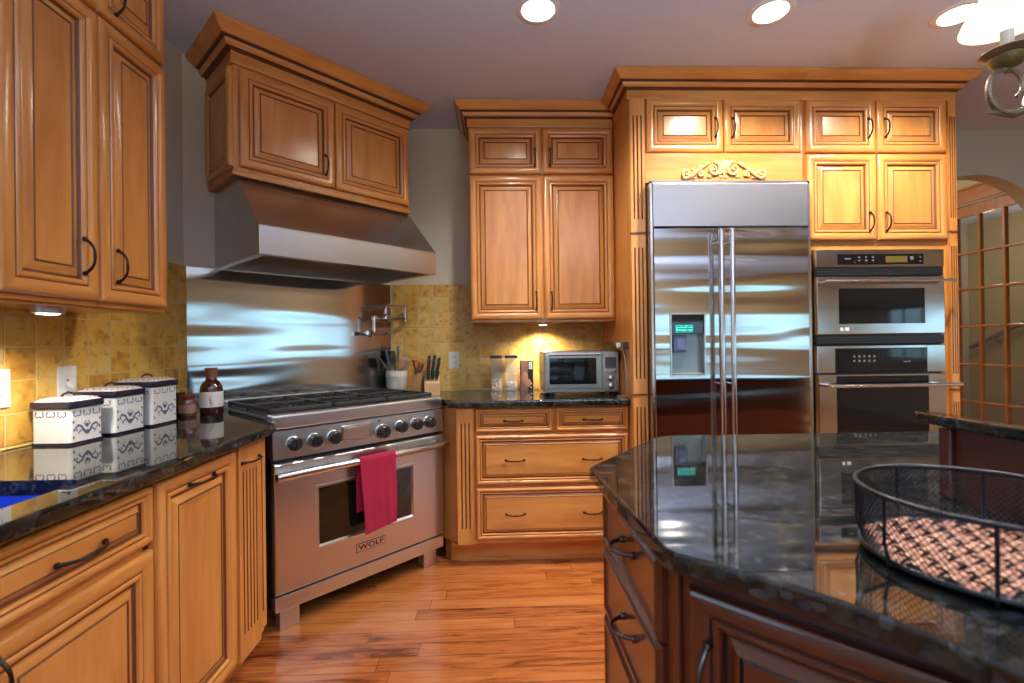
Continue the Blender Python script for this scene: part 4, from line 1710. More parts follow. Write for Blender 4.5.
# ------------------------------------------------------------------ back base cabinet + worktop
BC = thing('drawer_base_cabinet', 'maple base cabinet with two small drawers over two wide drawers, right of the range', 'cabinet')
YBf = 2.656
b = MB()
sideA, sideB = W(0.923, -0.115), W(0.923, 0.62)
b.prism([(-0.222, YBf), (0.732, YBf), (0.732, YB - 0.012), (-0.66, YB - 0.012), (sideB[0], sideB[1]), (sideA[0] + 0.012, sideA[1] + 0.012)], 0.128, 0.876, 0)
b.build('carcass', [W_V], BC)
b = MB()
b.prism([(-0.205, 2.735), (0.732, 2.735), (0.732, 2.80), (-0.30, 2.80), (-0.262, 2.745)], 0.0, 0.127, 0)
b.box(-0.20, 0.732, 2.722, 2.7345, 0.0, 0.016, 0, 0.003)
b.build('toe_kick', [W_H], BC)
b = MB()
fluted(b, -0.215, -0.124, YBf - 0.022, YBf - 0.0005, 0.130, 0.872, [(0.215, 0.79)], n=3)
b.build('pilaster', [W_V, GLAZE], BC, smooth=20)
for (xa, xb, za, zb2, hs) in ((-0.116, 0.308, 0.738, 0.868, [0.094]), (0.326, 0.730, 0.738, 0.868, [0.53]),
                              (-0.116, 0.730, 0.450, 0.724, [0.10, 0.525]), (-0.116, 0.730, 0.150, 0.436, [0.10, 0.525])):
    door(BC, xa, xb, za, zb2, YBf, DRAWER_PROF if zb2 - za > 0.2 else [(i * 0.5 if i > 0.01 else i, d_, m_) for i, d_, m_ in DOOR_PROF],
         name='drawer', centre=1, hx=hs, hz=(za + zb2) / 2 - 0.002, hv=False, L=0.10)
b = MB()
q0 = W(0.917, -0.10)
b.prism([(-0.262, 2.600), (0.733, 2.600), (0.733, YB - 0.011), (B_[0] + 0.02, YB - 0.011), W(0.917, VW - 0.012), W(0.917, -0.075)],
        0.879, 0.914, 0, 0.008)
wt2 = b.build('worktop', GRANITE)
tag(wt2, 'polished dark granite worktop under the toaster oven', 'countertop')

# ------------------------------------------------------------------ island
IS = thing('kitchen_island', 'dark cherry kitchen island cabinet with drawers and a panelled door', 'kitchen island')
base = [(0.275, 1.180), (0.275, 0.765), (0.300, 0.742), (0.560, 0.474), (0.560, -0.50), (2.30, -0.50), (2.30, 1.50), (0.545, 1.50)]
b = MB()
b.prism(base[::-1], 0.09, 0.882, 0)
inn = [(0.34, 1.13), (0.34, 0.80), (0.62, 0.52), (0.62, -0.44), (2.24, -0.44), (2.24, 1.44), (0.58, 1.44)]
b.prism(inn[::-1], 0.0, 0.09, 0)
b.build('carcass', [C_V], IS)
ISL_PROF = [(0, 0.0, None), (0, 0.010, None), (0.004, 0.017, None), (0.009, 0.020, None), (0.016, 0.020, None), (0.020, 0.017, None), (0.026, 0.0145, None), (0.030, 0.014, None)]
# left face, drawers. frame: x -> -Y, y -> +X
LF = Matrix.Rotation(-pi / 2, 4, 'Z')


def idoor(x0, x1, z0, z1, yf, M, prof, name, centre, hpos=None, vert=False, L=0.095):
    b = MB()
    b.rings(x0, x1, z0, z1, prof, yf, centre)
    o = b.build(name, [C_V, C_H, C_GL], IS, smooth=25)
    o.matrix_local = M
    if hpos:
        handle(o, hpos[0], yf - (0.014 if not vert else 0.021), hpos[1], vert, L, BRIGHT_BRONZE, 0.034)
    return o


for za, zb2, hz in ((0.735, 0.872, 0.812), (0.572, 0.727, 0.652), (0.345, 0.564, 0.45), (0.105, 0.337, 0.22)):
    idoor(-1.172, -0.775, za, zb2, 0.275, LF, ISL_PROF, 'drawer', 1, (-0.960, hz), False, 0.078)
# front diagonal door: from (0.300,0.720) to (0.560,0.478)
p0, p1 = Vector((0.300, 0.742)), Vector((0.560, 0.474))
an = math.atan2(p1.y - p0.y, p1.x - p0.x)
MD = Matrix.Translation((p0.x, p0.y, 0)) @ Matrix.Rotation(an, 4, 'Z')
LN = (p1 - p0).length
IDP = [(i * 0.85 if i > 0.01 else i, d_, m_) for i, d_, m_ in DOOR_PROF]
idoor(0.002, LN - 0.012, 0.115, 0.848, 0.0, MD, IDP, 'door', 0, (0.034, 0.728), True)
# front curved part: door along x = 0.56
MF = Matrix.Translation((0.56, 0, 0)) @ Matrix.Rotation(-pi / 2, 4, 'Z')
for ya, yb2 in ((0.46, 0.08), (0.07, -0.48)):
    idoor(-ya, -yb2, 0.115, 0.838, 0.0, MF, IDP, 'door', 0)
# corner post
b = MB()
b.tube([(0.283, 0.757, 0.10), (0.283, 0.757, 0.872)], 0.009, 10)
b.build('corner_post', [C_V], IS)


def arc_corner(p, a, c, r, n=5):
    """round the corner at p between a and c"""
    p, a, c = Vector(p), Vector(a), Vector(c)
    d1, d2 = (a - p).normalized(), (c - p).normalized()
    s, e_ = p + d1 * r, p + d2 * r
    out = []
    for i in range(n + 1):
        t = i / n
        q = s * (1 - t) ** 2 + p * 2 * t * (1 - t) + e_ * t ** 2
        out.append((q.x, q.y))
    return out


top = [(2.36, -0.56), (2.36, 1.545)]
top += arc_corner((0.53, 1.570), (2.36, 1.545), (0.229, 1.190), 0.05)
top += arc_corner((0.229, 1.194), (0.53, 1.57), (0.247, 0.70), 0.012, 3)
top += [(0.2475, 0.716), (0.256, 0.697), (0.296, 0.663), (0.336, 0.626), (0.372, 0.593), (0.403, 0.557), (0.428, 0.524), (0.448, 0.491), (0.466, 0.458),
        (0.479, 0.425), (0.495, 0.37), (0.507, 0.30), (0.514, 0.22), (0.518, 0.10), (0.520, -0.05), (0.520, -0.56)]
b = MB()
b.prism(top[::-1], 0.883, 0.914, 0, 0.006, 3)
wt3 = b.build('island_worktop', GRANITE)
tag(wt3, 'polished dark granite top of the kitchen island, reflecting the refrigerator', 'countertop')

# raised ledge on the island
LG = thing('raised_ledge', 'raised cherry panel with a granite cap standing on the island worktop', 'ledge', (0, 0, 0))
b = MB()
b.box(0.874, 0.900, -0.50, 0.905, 0.9145, 1.049, 0)
b.box(0.863, 0.900, 0.890, 0.915, 0.9145, 1.049, 0, 0.003)
b.build('panel', [C_V], LG)
b = MB()
b.prism([(0.862, -0.52), (0.907, -0.52), (0.902, 0.93), (0.885, 0.985), (0.868, 0.975), (0.855, 0.90)], 1.0515, 1.073, 0, 0.006, 3)
b.build('cap', GRANITE, LG)

# ------------------------------------------------------------------ wire tray
TX, TY, TA, TB, TR = 0.664, 0.630, 0.146, 0.148, 0.0
TZ0, TZ1 = 0.919, 1.012
TRY = thing('wire_basket_tray', 'round black wire basket tray with a woven copper base on the island', 'basket', (TX, TY, 0.9145))
DARKW = simple('dark_wire', (0.012, 0.014, 0.022), 0.28, 0.4)


def ell(a, r=1.0, z=0.0, bulge=0.0):
    return ((TA + bulge) * r * cos(a), (TB + bulge) * r * sin(a), z)


b = MB()
N = 72
b.tube([ell(2 * pi * i / N, 1.0, TZ1 - 0.9145) for i in range(N)], 0.0034, 8, 0, True)
b.build('top_ring', DARKW, TRY)
b = MB()
b.tube([ell(2 * pi * i / N, 0.965, 0.0120) for i in range(N)], 0.0036, 8, 0, True)
b.build('bottom_ring', DARKW, TRY)
for k in range(8):
    b = MB()
    a = radians(180.5 + 45 * k)
    b.tube([ell(a, 0.965, 0.0035), ell(a, 0.965, 0.011), ell(a, 1.0, 0.035, 0.001), ell(a, 1.0, TZ1 - 0.9145)], 0.0023, 8)
    b.build('upright', DARKW, TRY)
b = MB()
NW = 110
for k in range(NW):
    for sg in (-1, 1):
        a = 2 * pi * k / NW
        pts = []
        for j in range(5):
            t_ = j / 4
            pts.append(ell(a + sg * t_ * 0.50, 0.967 + 0.03 * t_, 0.013 + t_ * (TZ1 - 0.9145 - 0.015)))
        b.tube(pts, 0.0006, 3)
mw = b.build('wire_mesh', DARKW, TRY)
mw['kind'] = 'stuff'
# woven base
COPPER = simple('copper_weave', (0.44, 0.17, 0.10), 0.42, 0.2, bump=0.4, bscale=250)
COPPER2 = simple('copper_weave_light', (0.55, 0.27, 0.165), 0.42, 0.2, bump=0.4, bscale=250)
b = MB()
b.lathe([(0.0005, 0.0142), (0.139, 0.0142), (0.139, 0.0125), (0.0005, 0.0125)], (0, 0, 0), 48, 2)
pw = 0.0205
rot = Matrix.Rotation(radians(20), 4, 'Z')
for i in range(-9, 10):
    for j in range(-9, 10):
        x, y = i * pw, j * pw
        if x * x + y * y > 0.131 ** 2:
            continue
        s0 = len(b.v)
        hz = (i + j) % 2 == 0
        lx, ly = (pw * 0.56, pw * 0.36) if hz else (pw * 0.36, pw * 0.56)
        n = 6
        vs = []
        for ii in range(n + 1):
            for jj in range(3):
                s_ = ii / n * 2 - 1
                w_ = jj - 1
                z = 0.0155 + 0.0045 * math.cos(s_ * pi / 2) - (0.0012 if w_ else 0)
                if hz:
                    vs.append((x + s_ * lx, y + w_ * ly, z))
                else:
                    vs.append((x + w_ * lx, y + s_ * ly, z))
        b.raw(vs, [(a * 3 + c_, a * 3 + c_ + 1, a * 3 + c_ + 4, a * 3 + c_ + 3) for a in range(n) for c_ in range(2)], 0 if hz else 1)
        b.xf(rot, s0)
b.build('woven_base', [COPPER, COPPER2, DARKW], TRY, smooth=50, fix=False)

# ------------------------------------------------------------------ canisters
CAN_W = simple('glazed_ceramic', (0.78, 0.77, 0.76), 0.18, coat=0.4)
NAVY = simple('navy_glaze', (0.014, 0.012, 0.035), 0.2, coat=0.4)
BLUEG = simple('blue_grey_motif', (0.10, 0.11, 0.19), 0.3)


def canister(cx, cy, s, h, lidp, rz, label):
    t = thing('canister', label, 'canister', (cx, cy, 0.9145), rz, 'ceramic canisters')
    hs = s / 2
    b = MB()
    b.prism(rounded(-hs, hs, -hs, hs, 0.010, 3), 0.0, h - 0.005, 0, 0.003)
    b.prism(rounded(-hs - 0.003, hs + 0.003, -hs - 0.003, hs + 0.003, 0.010, 3), 0.0, 0.008, 1)
    body = b.build('body', [CAN_W, NAVY], t)
    # painted motif on the four sides, raised 0.3 mm
    b = MB()
    k = s / 0.125
    for q in range(4):
        s0 = len(b.v)
        y = -hs - 0.0004
        for i in (-1, 0, 1):
            cxx = i * s * 0.29
            w2, hh = s * 0.10, 0.010
            zc = h - 0.024
            b.tube([(cxx - w2, y, zc + hh), (cxx - w2, y, zc - hh * 0.4), (cxx - w2 * 0.5, y, zc - hh * 0.8), (cxx, y, zc - hh * 0.4), (cxx + w2 * 0.5, y, zc - hh * 0.8), (cxx + w2, y, zc - hh * 0.4), (cxx + w2, y, zc + hh)], 0.0019, 5)
            b.sphere((cxx - w2 * 0.8, y, zc + hh * 0.7), 0.0025, 0, 6, 4)
            b.sphere((cxx + w2 * 0.8, y, zc + hh * 0.7), 0.0025, 0, 6, 4)
        if q % 2 == 1:
            zc = h * 0.40
            for sg in (-1, 1):
                b.tube([(0, y, zc - 0.018 * k), (sg * 0.012 * k, y, zc - 0.008 * k), (sg * 0.020 * k, y, zc + 0.006 * k), (sg * 0.034 * k, y, zc + 0.012 * k), (sg * 0.042 * k, y, zc + 0.004 * k), (sg * 0.036 * k, y, zc - 0.006 * k)],
                       [0.0055, 0.0042, 0.0038, 0.0042, 0.0032, 0.002], 6, 0, False, 0.5)
                b.tube([(0, y, zc + 0.002 * k), (sg * 0.010 * k, y, zc + 0.014 * k), (sg * 0.004 * k, y, zc + 0.024 * k)], [0.003, 0.0026, 0.0012], 6)
                b.tube([(sg * 0.018 * k, y, zc - 0.004 * k), (sg * 0.032 * k, y, zc - 0.012 * k), (sg * 0.028 * k, y, zc - 0.020 * k)], [0.002, 0.0028, 0.001], 6)
                for (dx, dz) in ((0.050, 0.024), (0.050, -0.026), (0.048, -0.002)):
                    b.sphere((sg * dx * k, y, zc + dz * k), 0.0042, 0, 6, 5, (1, 0.2, 1.2))
            b.sphere((0, y, zc - 0.014 * k), 0.007 * k, 0, 8, 6, (1, 0.1, 1.2))
            b.sphere((0, y, zc + 0.010 * k), 0.0055 * k, 0, 8, 6, (1, 0.1, 1))
        b.xf(Matrix.Rotation(q * pi / 2, 4, 'Z'), s0)
    for v in b.v:
        for ax in (0, 1):
            if abs(v[ax]) > hs + 0.0006:
                v[ax] = math.copysign(hs + 0.0006, v[ax])
    b.build('painted_motif', BLUEG, t)
    # lid: navy rim, white hipped top
    b = MB()
    b.prism(rounded(-hs - 0.006, hs + 0.006, -hs - 0.006, hs + 0.006, 0.012, 3), h - 0.0045, h + 0.018, 1, 0.004)
    o0 = rounded(-hs - 0.001, hs + 0.001, -hs - 0.001, hs + 0.001, 0.011, 3)
    o1 = rounded(-hs * 0.80, hs * 0.80, -hs * 0.80, hs * 0.80, 0.010, 3)
    o2 = rounded(-hs * 0.45, hs * 0.45, -hs * 0.45, hs * 0.45, 0.010, 3)
    z0, z1, z2 = h + 0.0180, h + 0.0180 + lidp * 0.4, h + 0.0180 + lidp * 0.6
    n = len(o0)
    vs = [(*p, z0) for p in o0] + [(*p, z1) for p in o1] + [(*p, z2) for p in o2]
    fs = []
    for i in range(n):
        j = (i + 1) % n
        fs += [(i, j, n + j, n + i), (n + i, n + j, 2 * n + j, 2 * n + i)]
    fs.append([2 * n + i for i in range(n)])
    fs.append(list(range(n))[::-1])
    b.raw(vs, fs, 0)
    for i in range(22):
        a = 2 * pi * i / 22
        r_ = hs * 0.88
        x, y = r_ * max(-1, min(1, 1.35 * cos(a))) * 0.98, r_ * max(-1, min(1, 1.35 * sin(a))) * 0.98
        rr_ = max(abs(x), abs(y)) / hs
        z = z0 + (z1 - z0) * (1.0 - rr_) / 0.2
        b.sphere((x, y, min(z, z1) + 0.0008), 0.004, 2, 6, 4, (1.3, 0.8, 0.4))
    lid = b.build('lid', [CAN_W, NAVY, BLUEG], t)
    b = MB()
    L = s * 0.20
    b.tube([(0, -L, z2 - 0.001), (0, -L * 0.75, z2 + 0.007), (0, 0, z2 + 0.012), (0, L * 0.75, z2 + 0.007), (0, L, z2 - 0.001)], [0.004, 0.0035, 0.0045, 0.0035, 0.004], 8)
    b.build('lid_handle', simple('dark_knob', (0.03, 0.015, 0.02), 0.3), lid)
    return t


canister(-1.421, 1.655, 0.124, 0.122, 0.022, radians(-2), 'white and navy ceramic canister, smallest and nearest the light switch')
canister(-1.424, 1.838, 0.140, 0.138, 0.024, radians(-2), 'white and navy ceramic canister, the middle-sized one of the row of three')
canister(-1.418, 2.014, 0.144, 0.158, 0.026, radians(-2), 'white and navy ceramic canister, largest and nearest the brown bottle')

# ------------------------------------------------------------------ bottle and jars by the range
AMBER = simple('brown_bottle_glass', (0.05, 0.008, 0.006), 0.06, spec=0.7, coat=0.5)
LABELM = simple('paper_label', (0.72, 0.70, 0.66), 0.6)
bt = thing('bottle', 'brown glass bottle with a copper cap and cream label, left of the range', 'bottle', (-1.312, 2.275, 0.9145))
b = MB()
b.lathe([(0.0005, 0.0), (0.044, 0.0), (0.047, 0.004), (0.047, 0.110), (0.045, 0.128), (0.036, 0.146), (0.024, 0.158), (0.021, 0.166), (0.021, 0.176), (0.0005, 0.176)], (0, 0, 0), 28)
b.build('glass', AMBER, bt)
b = MB()
b.lathe([(0.0475, 0.036), (0.0478, 0.037), (0.0478, 0.104), (0.0475, 0.105), (0.0470, 0.105), (0.0470, 0.036)], (0, 0, 0), 28)
lb = b.build('label_paper', LABELM, bt)
b = MB()
for k, (a, z, r_) in enumerate(((-1.10, 0.060, 0.012), (-0.95, 0.052, 0.009), (-1.2, 0.072, 0.010))):
    b.sphere((0.0470 * cos(a), 0.0470 * sin(a), z), r_, 0, 10, 8, (0.25, 0.25, 1))
b.build('printed_fruit', simple('print_orange', (0.65, 0.30, 0.06), 0.6), lb)
b = MB()
b.lathe([(0.0215, 0.168), (0.0235, 0.168), (0.0225, 0.198), (0.0265, 0.210), (0.026, 0.214), (0.0005, 0.214)], (0, 0, 0), 20)
b.build('cap', simple('copper_cap', (0.30, 0.12, 0.06), 0.4, 0.4), bt)

jr = thing('jar', 'small glass jar with a dark red lid beside the brown bottle', 'jar', (-1.388, 2.222, 0.9145))
b = MB()
b.lathe([(0.0005, 0.0), (0.030, 0.0), (0.033, 0.004), (0.033, 0.066), (0.027, 0.078), (0.0005, 0.078)], (0, 0, 0), 24)
b.build('glass', simple('jar_contents', (0.14, 0.06, 0.035), 0.15, coat=0.5), jr)
b = MB()
b.lathe([(0.0335, 0.016), (0.0337, 0.017), (0.0337, 0.052), (0.0335, 0.053)], (0, 0, 0), 24)
b.build('label_paper', simple('jar_label', (0.35, 0.18, 0.14), 0.6), jr)
b = MB()
b.lathe([(0.0005, 0.0785), (0.030, 0.0785), (0.0305, 0.082), (0.030, 0.096), (0.0005, 0.097)], (0, 0, 0), 24)
b.build('lid', simple('dark_red_lid', (0.12, 0.012, 0.012), 0.35), jr)
jr = thing('jar', 'small dark spice jar tucked behind the largest canister', 'jar', (-1.448, 2.262, 0.9145))
b = MB()
b.lathe([(0.0005, 0.0), (0.024, 0.0), (0.026, 0.004), (0.026, 0.070), (0.021, 0.080), (0.0005, 0.080)], (0, 0, 0), 20)
b.build('glass', AMBER, jr)
b = MB()
b.lathe([(0.0005, 0.0805), (0.0235, 0.0805), (0.0235, 0.104), (0.0005, 0.105)], (0, 0, 0), 20)
b.build('lid', BLACK, jr)

# ------------------------------------------------------------------ utensil crock and knife blocks
CR = thing('utensil_crock', 'cream ceramic crock holding kitchen utensils, beside the range', 'crock', (-0.643, 3.158, 0.9145))
b = MB()
b.lathe([(0.0005, 0.0), (0.061, 0.0), (0.064, 0.004), (0.066, 0.060), (0.067, 0.100), (0.070, 0.106), (0.0695, 0.111), (0.068, 0.118), (0.070, 0.136), (0.069, 0.140),
         (0.063, 0.140), (0.062, 0.132), (0.059, 0.012), (0.0005, 0.010)], (0, 0, 0), 32)
b.build('pot', simple('cream_ceramic', (0.70, 0.68, 0.62), 0.3, coat=0.2), CR)


def utensil(name, label, mat, dx, dy, tx, ty, L, head, hm=None, x0=-0.643, y0=3.158):
    base_ = Vector((x0 + dx, y0 + dy, 0.932))
    d = Vector((tx, ty, 1)).normalized()
    tp = base_ + d * L
    t = thing(name, label, 'utensil', tuple(base_), 0, 'utensils in the crock')
    b = MB()
    b.tube([Vector((0, 0, 0)), d * L * 0.75], 0.0042, 8)
    b.build('shaft', mat, t)
    b = MB()
    M = Matrix.Translation(d * L) @ d.to_track_quat('Z', 'Y').to_matrix().to_4x4()
    s0 = 0
    if head == 'spatula':
        b.box(-0.030, 0.030, -0.0022, 0.0022, -0.078, 0.0, 0, 0.002)
    elif head == 'spoon':
        b.sphere((0, 0, -0.026), 0.030, 0, 14, 10, (0.75, 0.28, 1.1))
    elif head == 'whisk':
        for k in range(6):
            a = pi * k / 6
            b.tube([(0.004 * cos(a), 0.004 * sin(a), -0.085), (0.022 * cos(a), 0.022 * sin(a), -0.035), (0.018 * cos(a), 0.018 * sin(a), -0.008), (0, 0, 0),
                    (-0.018 * cos(a), -0.018 * sin(a), -0.008), (-0.022 * cos(a), -0.022 * sin(a), -0.035), (-0.004 * cos(a), -0.004 * sin(a), -0.085)], 0.0012, 5)
    elif head == 'grip':
        b.tube([(0, 0, -0.12), (0, 0, -0.05), (0, 0, 0.0)], [0.006, 0.010, 0.007], 10)
    elif head == 'knife':
        b.box(-0.006, 0.006, -0.008, 0.008, -0.10, 0.0, 0, 0.003)
    b.xf(M)
    b.build('head', hm or mat, t)
    return t


UT = simple('utensil_black', (0.03, 0.032, 0.038), 0.4)
UG = simple('utensil_grey', (0.16, 0.16, 0.18), 0.4)
UWD = simple('utensil_wood', (0.42, 0.22, 0.10), 0.6)
UBL = simple('utensil_blue', (0.05, 0.10, 0.22), 0.4)
URD = simple('utensil_red', (0.55, 0.05, 0.02), 0.4)
UOR = simple('utensil_orange', (0.80, 0.20, 0.02), 0.4)
utensil('spatula', 'dark grey spatula leaning to the left out of the cream crock', UG, 0.032, -0.018, -0.62, -0.10, 0.245, 'spatula')
utensil('slotted_turner', 'black turner standing upright in the cream crock', UT, 0.004, 0.034, -0.14, 0.03, 0.255, 'spatula')
utensil('ladle', 'blue-black tool with a long handle at the left of the cream crock', UBL, -0.022, 0.012, -0.19, 0.04, 0.265, 'grip')
utensil('wooden_spoon', 'wooden spoon standing in the cream crock', UWD, 0.020, -0.028, 0.10, -0.10, 0.195, 'spoon')
utensil('tongs', 'long slim grey kitchen tongs, tallest tool in the cream crock', UG, 0.006, 0.004, 0.02, 0.02, 0.285, 'grip')
utensil('masher', 'light grey handled tool at the right of the cream crock', simple('utensil_pale', (0.5, 0.5, 0.52), 0.3, 0.5), 0.022, 0.014, 0.20, 0.03, 0.215, 'whisk')

KB1 = thing('knife_block', 'slanted wooden knife block just right of the cream crock', 'knife block', (-0.480, 3.060, 0.9145), radians(-18))
BLK = wood('block_wood', [(0.3, (0.40, 0.20, 0.09)), (0.7, (0.52, 0.28, 0.13))], 'z', 0.4)
b = MB()
prof_k = [(-0.055, 0.0), (0.055, 0.0), (0.055, 0.030), (0.012, 0.150), (-0.030, 0.128), (-0.055, 0.06)]
vs = [(-0.036, y, z) for y, z in prof_k] + [(0.036, y, z) for y, z in prof_k]
k = len(prof_k)
b.raw(vs, [list(range(k))[::-1], [k + i for i in range(k)]] + [(i, (i + 1) % k, k + (i + 1) % k, k + i) for i in range(k)])
b.build('block', BLK, KB1)


def knife(label, loc, d, L, mat, w=0.008, name='knife', grp='knives in the knife blocks'):
    t = thing(name, label, 'knife', loc, 0, grp)
    d = Vector(d).normalized()
    b = MB()
    M = d.to_track_quat('Z', 'Y').to_matrix().to_4x4()
    b.tube([(0, 0, 0.0), (0, 0, L * 0.25), (0, 0, L * 0.7), (0, 0, L * 0.93), (0, 0, L)], [w * 0.8, w, w * 0.9, w * 1.1, w * 0.6], 8, 0, False, 0.7)
    b.xf(M)
    b.build('handle', mat, t)
    b = MB()
    b.lathe([(w * 0.95, -0.006), (w * 1.0, 0.0), (w * 0.85, 0.004)], (0, 0, 0), 10)
    b.xf(M)
    b.build('bolster', ST_PLAIN, t)
    return t


cr_, sr_ = cos(radians(-18)), sin(radians(-18))


def kb1(x, y, z):
    return (-0.480 + x * cr_ - y * sr_, 3.060 + x * sr_ + y * cr_, 0.9145 + z)


knife('knife with a red handle in the slanted knife block', kb1(-0.020, -0.012, 0.140), (-0.1, -0.45, 0.9), 0.085, URD)
knife('knife with an orange handle, middle of the slanted knife block', kb1(0.0, -0.018, 0.140), (0.25, -0.45, 0.85), 0.080, UOR, 0.013)
knife('short steel-handled knife at the right of the slanted knife block', kb1(0.020, -0.022, 0.138), (0.35, -0.5, 0.8), 0.070, simple('grey_handle', (0.3, 0.3, 0.33), 0.3, 0.7))
knife('steel-handled tool lowest in the slanted knife block', kb1(-0.004, -0.036, 0.130), (0.1, -0.65, 0.75), 0.060, simple('grey_handle_b', (0.35, 0.35, 0.38), 0.3, 0.7))

KB2 = thing('knife_block', 'pale wooden knife block full of black-handled knives', 'knife block', (-0.390, 2.980, 0.9145), radians(8))
b = MB()
prof_k = [(-0.050, 0.0), (0.070, 0.0), (0.075, 0.105), (0.030, 0.118), (-0.050, 0.072)]
vs = [(-0.046, y, z) for y, z in prof_k] + [(0.046, y, z) for y, z in prof_k]
k = len(prof_k)
b.raw(vs, [list(range(k))[::-1], [k + i for i in range(k)]] + [(i, (i + 1) % k, k + (i + 1) % k, k + i) for i in range(k)])
b.build('block', wood('pale_block_wood', [(0.3, (0.55, 0.31, 0.14)), (0.7, (0.66, 0.40, 0.19))], 'z', 0.4), KB2)
cr2, sr2 = cos(radians(8)), sin(radians(8))
kn = 0
for row, (yy, zz, L, nk) in enumerate(((0.045, 0.120, 0.125, 3), (0.010, 0.112, 0.110, 3), (-0.022, 0.094, 0.065, 3))):
    for i in range(nk):
        x = (i - (nk - 1) / 2) * 0.026
        loc = (-0.390 + x * cr2 - yy * sr2, 2.980 + x * sr2 + yy * cr2, 0.9145 + zz)
        side = ('left', 'middle', 'right')[i]
        rn = ('back', 'middle', 'front')[row]
        knife('black-handled knife, %s of the %s row in the pale wooden block' % (side, rn), loc, (0.18 + 0.05 * (i - 1), -0.22, 1), L * (1 - 0.06 * i) + 0.01 * (row == 0 and i == 1), UT, 0.0115)

# ------------------------------------------------------------------ clear storage jars, box, toaster oven
CLEAR = simple('clear_plastic', (0.85, 0.83, 0.86), 0.04)
CLEAR.node_tree.nodes['Principled BSDF'].inputs['Alpha'].default_value = 0.14


def store(x, y, s, h, label, lidm, fill, fh):
    t = thing('storage_jar', label, 'jar', (x, y, 0.9145))
    hs = s / 2
    b = MB()
    o0 = rounded(-hs, hs, -hs, hs, 0.012, 3)
    o1 = rounded(-hs + 0.002, hs - 0.002, -hs + 0.002, hs - 0.002, 0.010, 3)
    n = len(o0)
    vs = [(*p, 0) for p in o0] + [(*p, h) for p in o0] + [(*p, h) for p in o1] + [(*p, 0.002) for p in o1]
    fs = [list(range(n))[::-1]]
    for i in range(n):
        j = (i + 1) % n
        fs += [(i, j, n + j, n + i), (n + i, n + j, 2 * n + j, 2 * n + i), (2 * n + i, 2 * n + j, 3 * n + j, 3 * n + i)]
    fs.append([3 * n + i for i in range(n)])
    b.raw(vs, fs)
    b.build('container', CLEAR, t, fix=False)
    b = MB()
    b.prism(rounded(-hs - 0.003, hs + 0.003, -hs - 0.003, hs + 0.003, 0.012, 3), h + 0.0005, h + 0.018, 0, 0.003)
    b.build('lid', lidm, t)
    rnd = random.Random(int(x * 1000))
    b = MB()
    for k in range(130):
        b.sphere((rnd.uniform(-1, 1) * (hs - 0.011), rnd.uniform(-1, 1) * (hs - 0.011), 0.010 + rnd.random() * fh), rnd.uniform(0.006, 0.009), k % 2, 7, 5, (1, rnd.uniform(0.6, 1), rnd.uniform(0.6, 1)))
    f_ = b.build('contents', fill, t)
    f_['kind'] = 'stuff'


LIDB = simple('dark_blue_lid', (0.02, 0.03, 0.09), 0.35)
store(0.005, 3.175, 0.074, 0.212, 'clear square storage jar of mixed orange snacks, left of the pair', LIDB,
      [simple('snack_orange', (0.62, 0.30, 0.12), 0.7), simple('snack_tan', (0.60, 0.45, 0.30), 0.7)], 0.060)
store(0.103, 3.170, 0.078, 0.212, 'clear square storage jar holding pale nuts, next to the brown carton', LIDB,
      [simple('nut_cream', (0.70, 0.58, 0.42), 0.7), simple('nut_pale', (0.75, 0.68, 0.55), 0.7)], 0.052)
BX = thing('carton', 'pink-brown food carton with a black panel, left of the toaster oven', 'box', (0.203, 3.165, 0.9145), radians(6))
b = MB()
b.box(-0.041, 0.041, -0.022, 0.022, 0.0, 0.196, 0, 0.001)
b.build('box', simple('carton_rose', (0.30, 0.13, 0.10), 0.5), BX)
b = MB()
b.box(0.006, 0.0405, -0.0226, -0.0222, 0.002, 0.192, 0)
b.build('printed_panel', simple('carton_black', (0.02, 0.015, 0.02), 0.5), BX)
b = MB()
for k in range(4):
    b.box(0.012, 0.024, -0.0231, -0.0227, 0.140 + k * 0.012, 0.149 + k * 0.012)
b.box(0.026, 0.034, -0.0231, -0.0227, 0.138, 0.186)
b.sphere((0.026, -0.0228, 0.045), 0.006, 0, 8, 6, (1, 0.1, 1))
b.sphere((0.026, -0.0228, 0.020), 0.006, 0, 8, 6, (1, 0.1, 1))
b.build('printed_marks', WHITE_PL, BX)
b = MB()
b.sphere((-0.014, -0.0224, 0.085), 0.026, 0, 14, 10, (0.8, 0.05, 1.4))
b.sphere((0.004, -0.0224, 0.048), 0.026, 0, 14, 10, (0.9, 0.05, 1.1))
b.build('printed_shape', simple('carton_pink', (0.55, 0.24, 0.19), 0.5), BX)

TO = thing('toaster_oven', 'silver countertop toaster oven with glass door and three knobs', 'toaster oven', (0.284, 2.80, 0.9145))
TW, TD, TH = 0.440, 0.34, 0.259
ST_T = steel('brushed_steel_toaster', (0.44, 0.43, 0.42), 0.28, (2, 2, 2), 0.1, 0.01, 0.3)
b = MB()
b.box(0, TW, 0.012, TD, 0.016, TH, 0, 0.010, 3)
b.box(0, TW, 0.0, 0.02, 0.016, TH - 0.004, 0, 0.005, 2)
b.build('body', ST_T, TO)
d = framed_door(TO, 0.008, 0.334, 0.040, TH - 0.020, (0.028, 0.304, 0.066, TH - 0.040), -0.010, 0.009, ST_T)
b = MB()
b.tube([(0.020, -0.036, TH - 0.018), (0.324, -0.036, TH - 0.018)], 0.008, 10)
for x in (0.032, 0.312):
    b.tube([(x, -0.034, TH - 0.018), (x, -0.009, TH - 0.026)], 0.006, 8)
b.build('handle', ST_PLAIN, d)
b = MB()
b.box(0.341, 0.434, -0.006, 0.001, 0.022, TH - 0.010, 0, 0.003)
pn = b.build('control_panel', ST_T, TO)
b = MB()
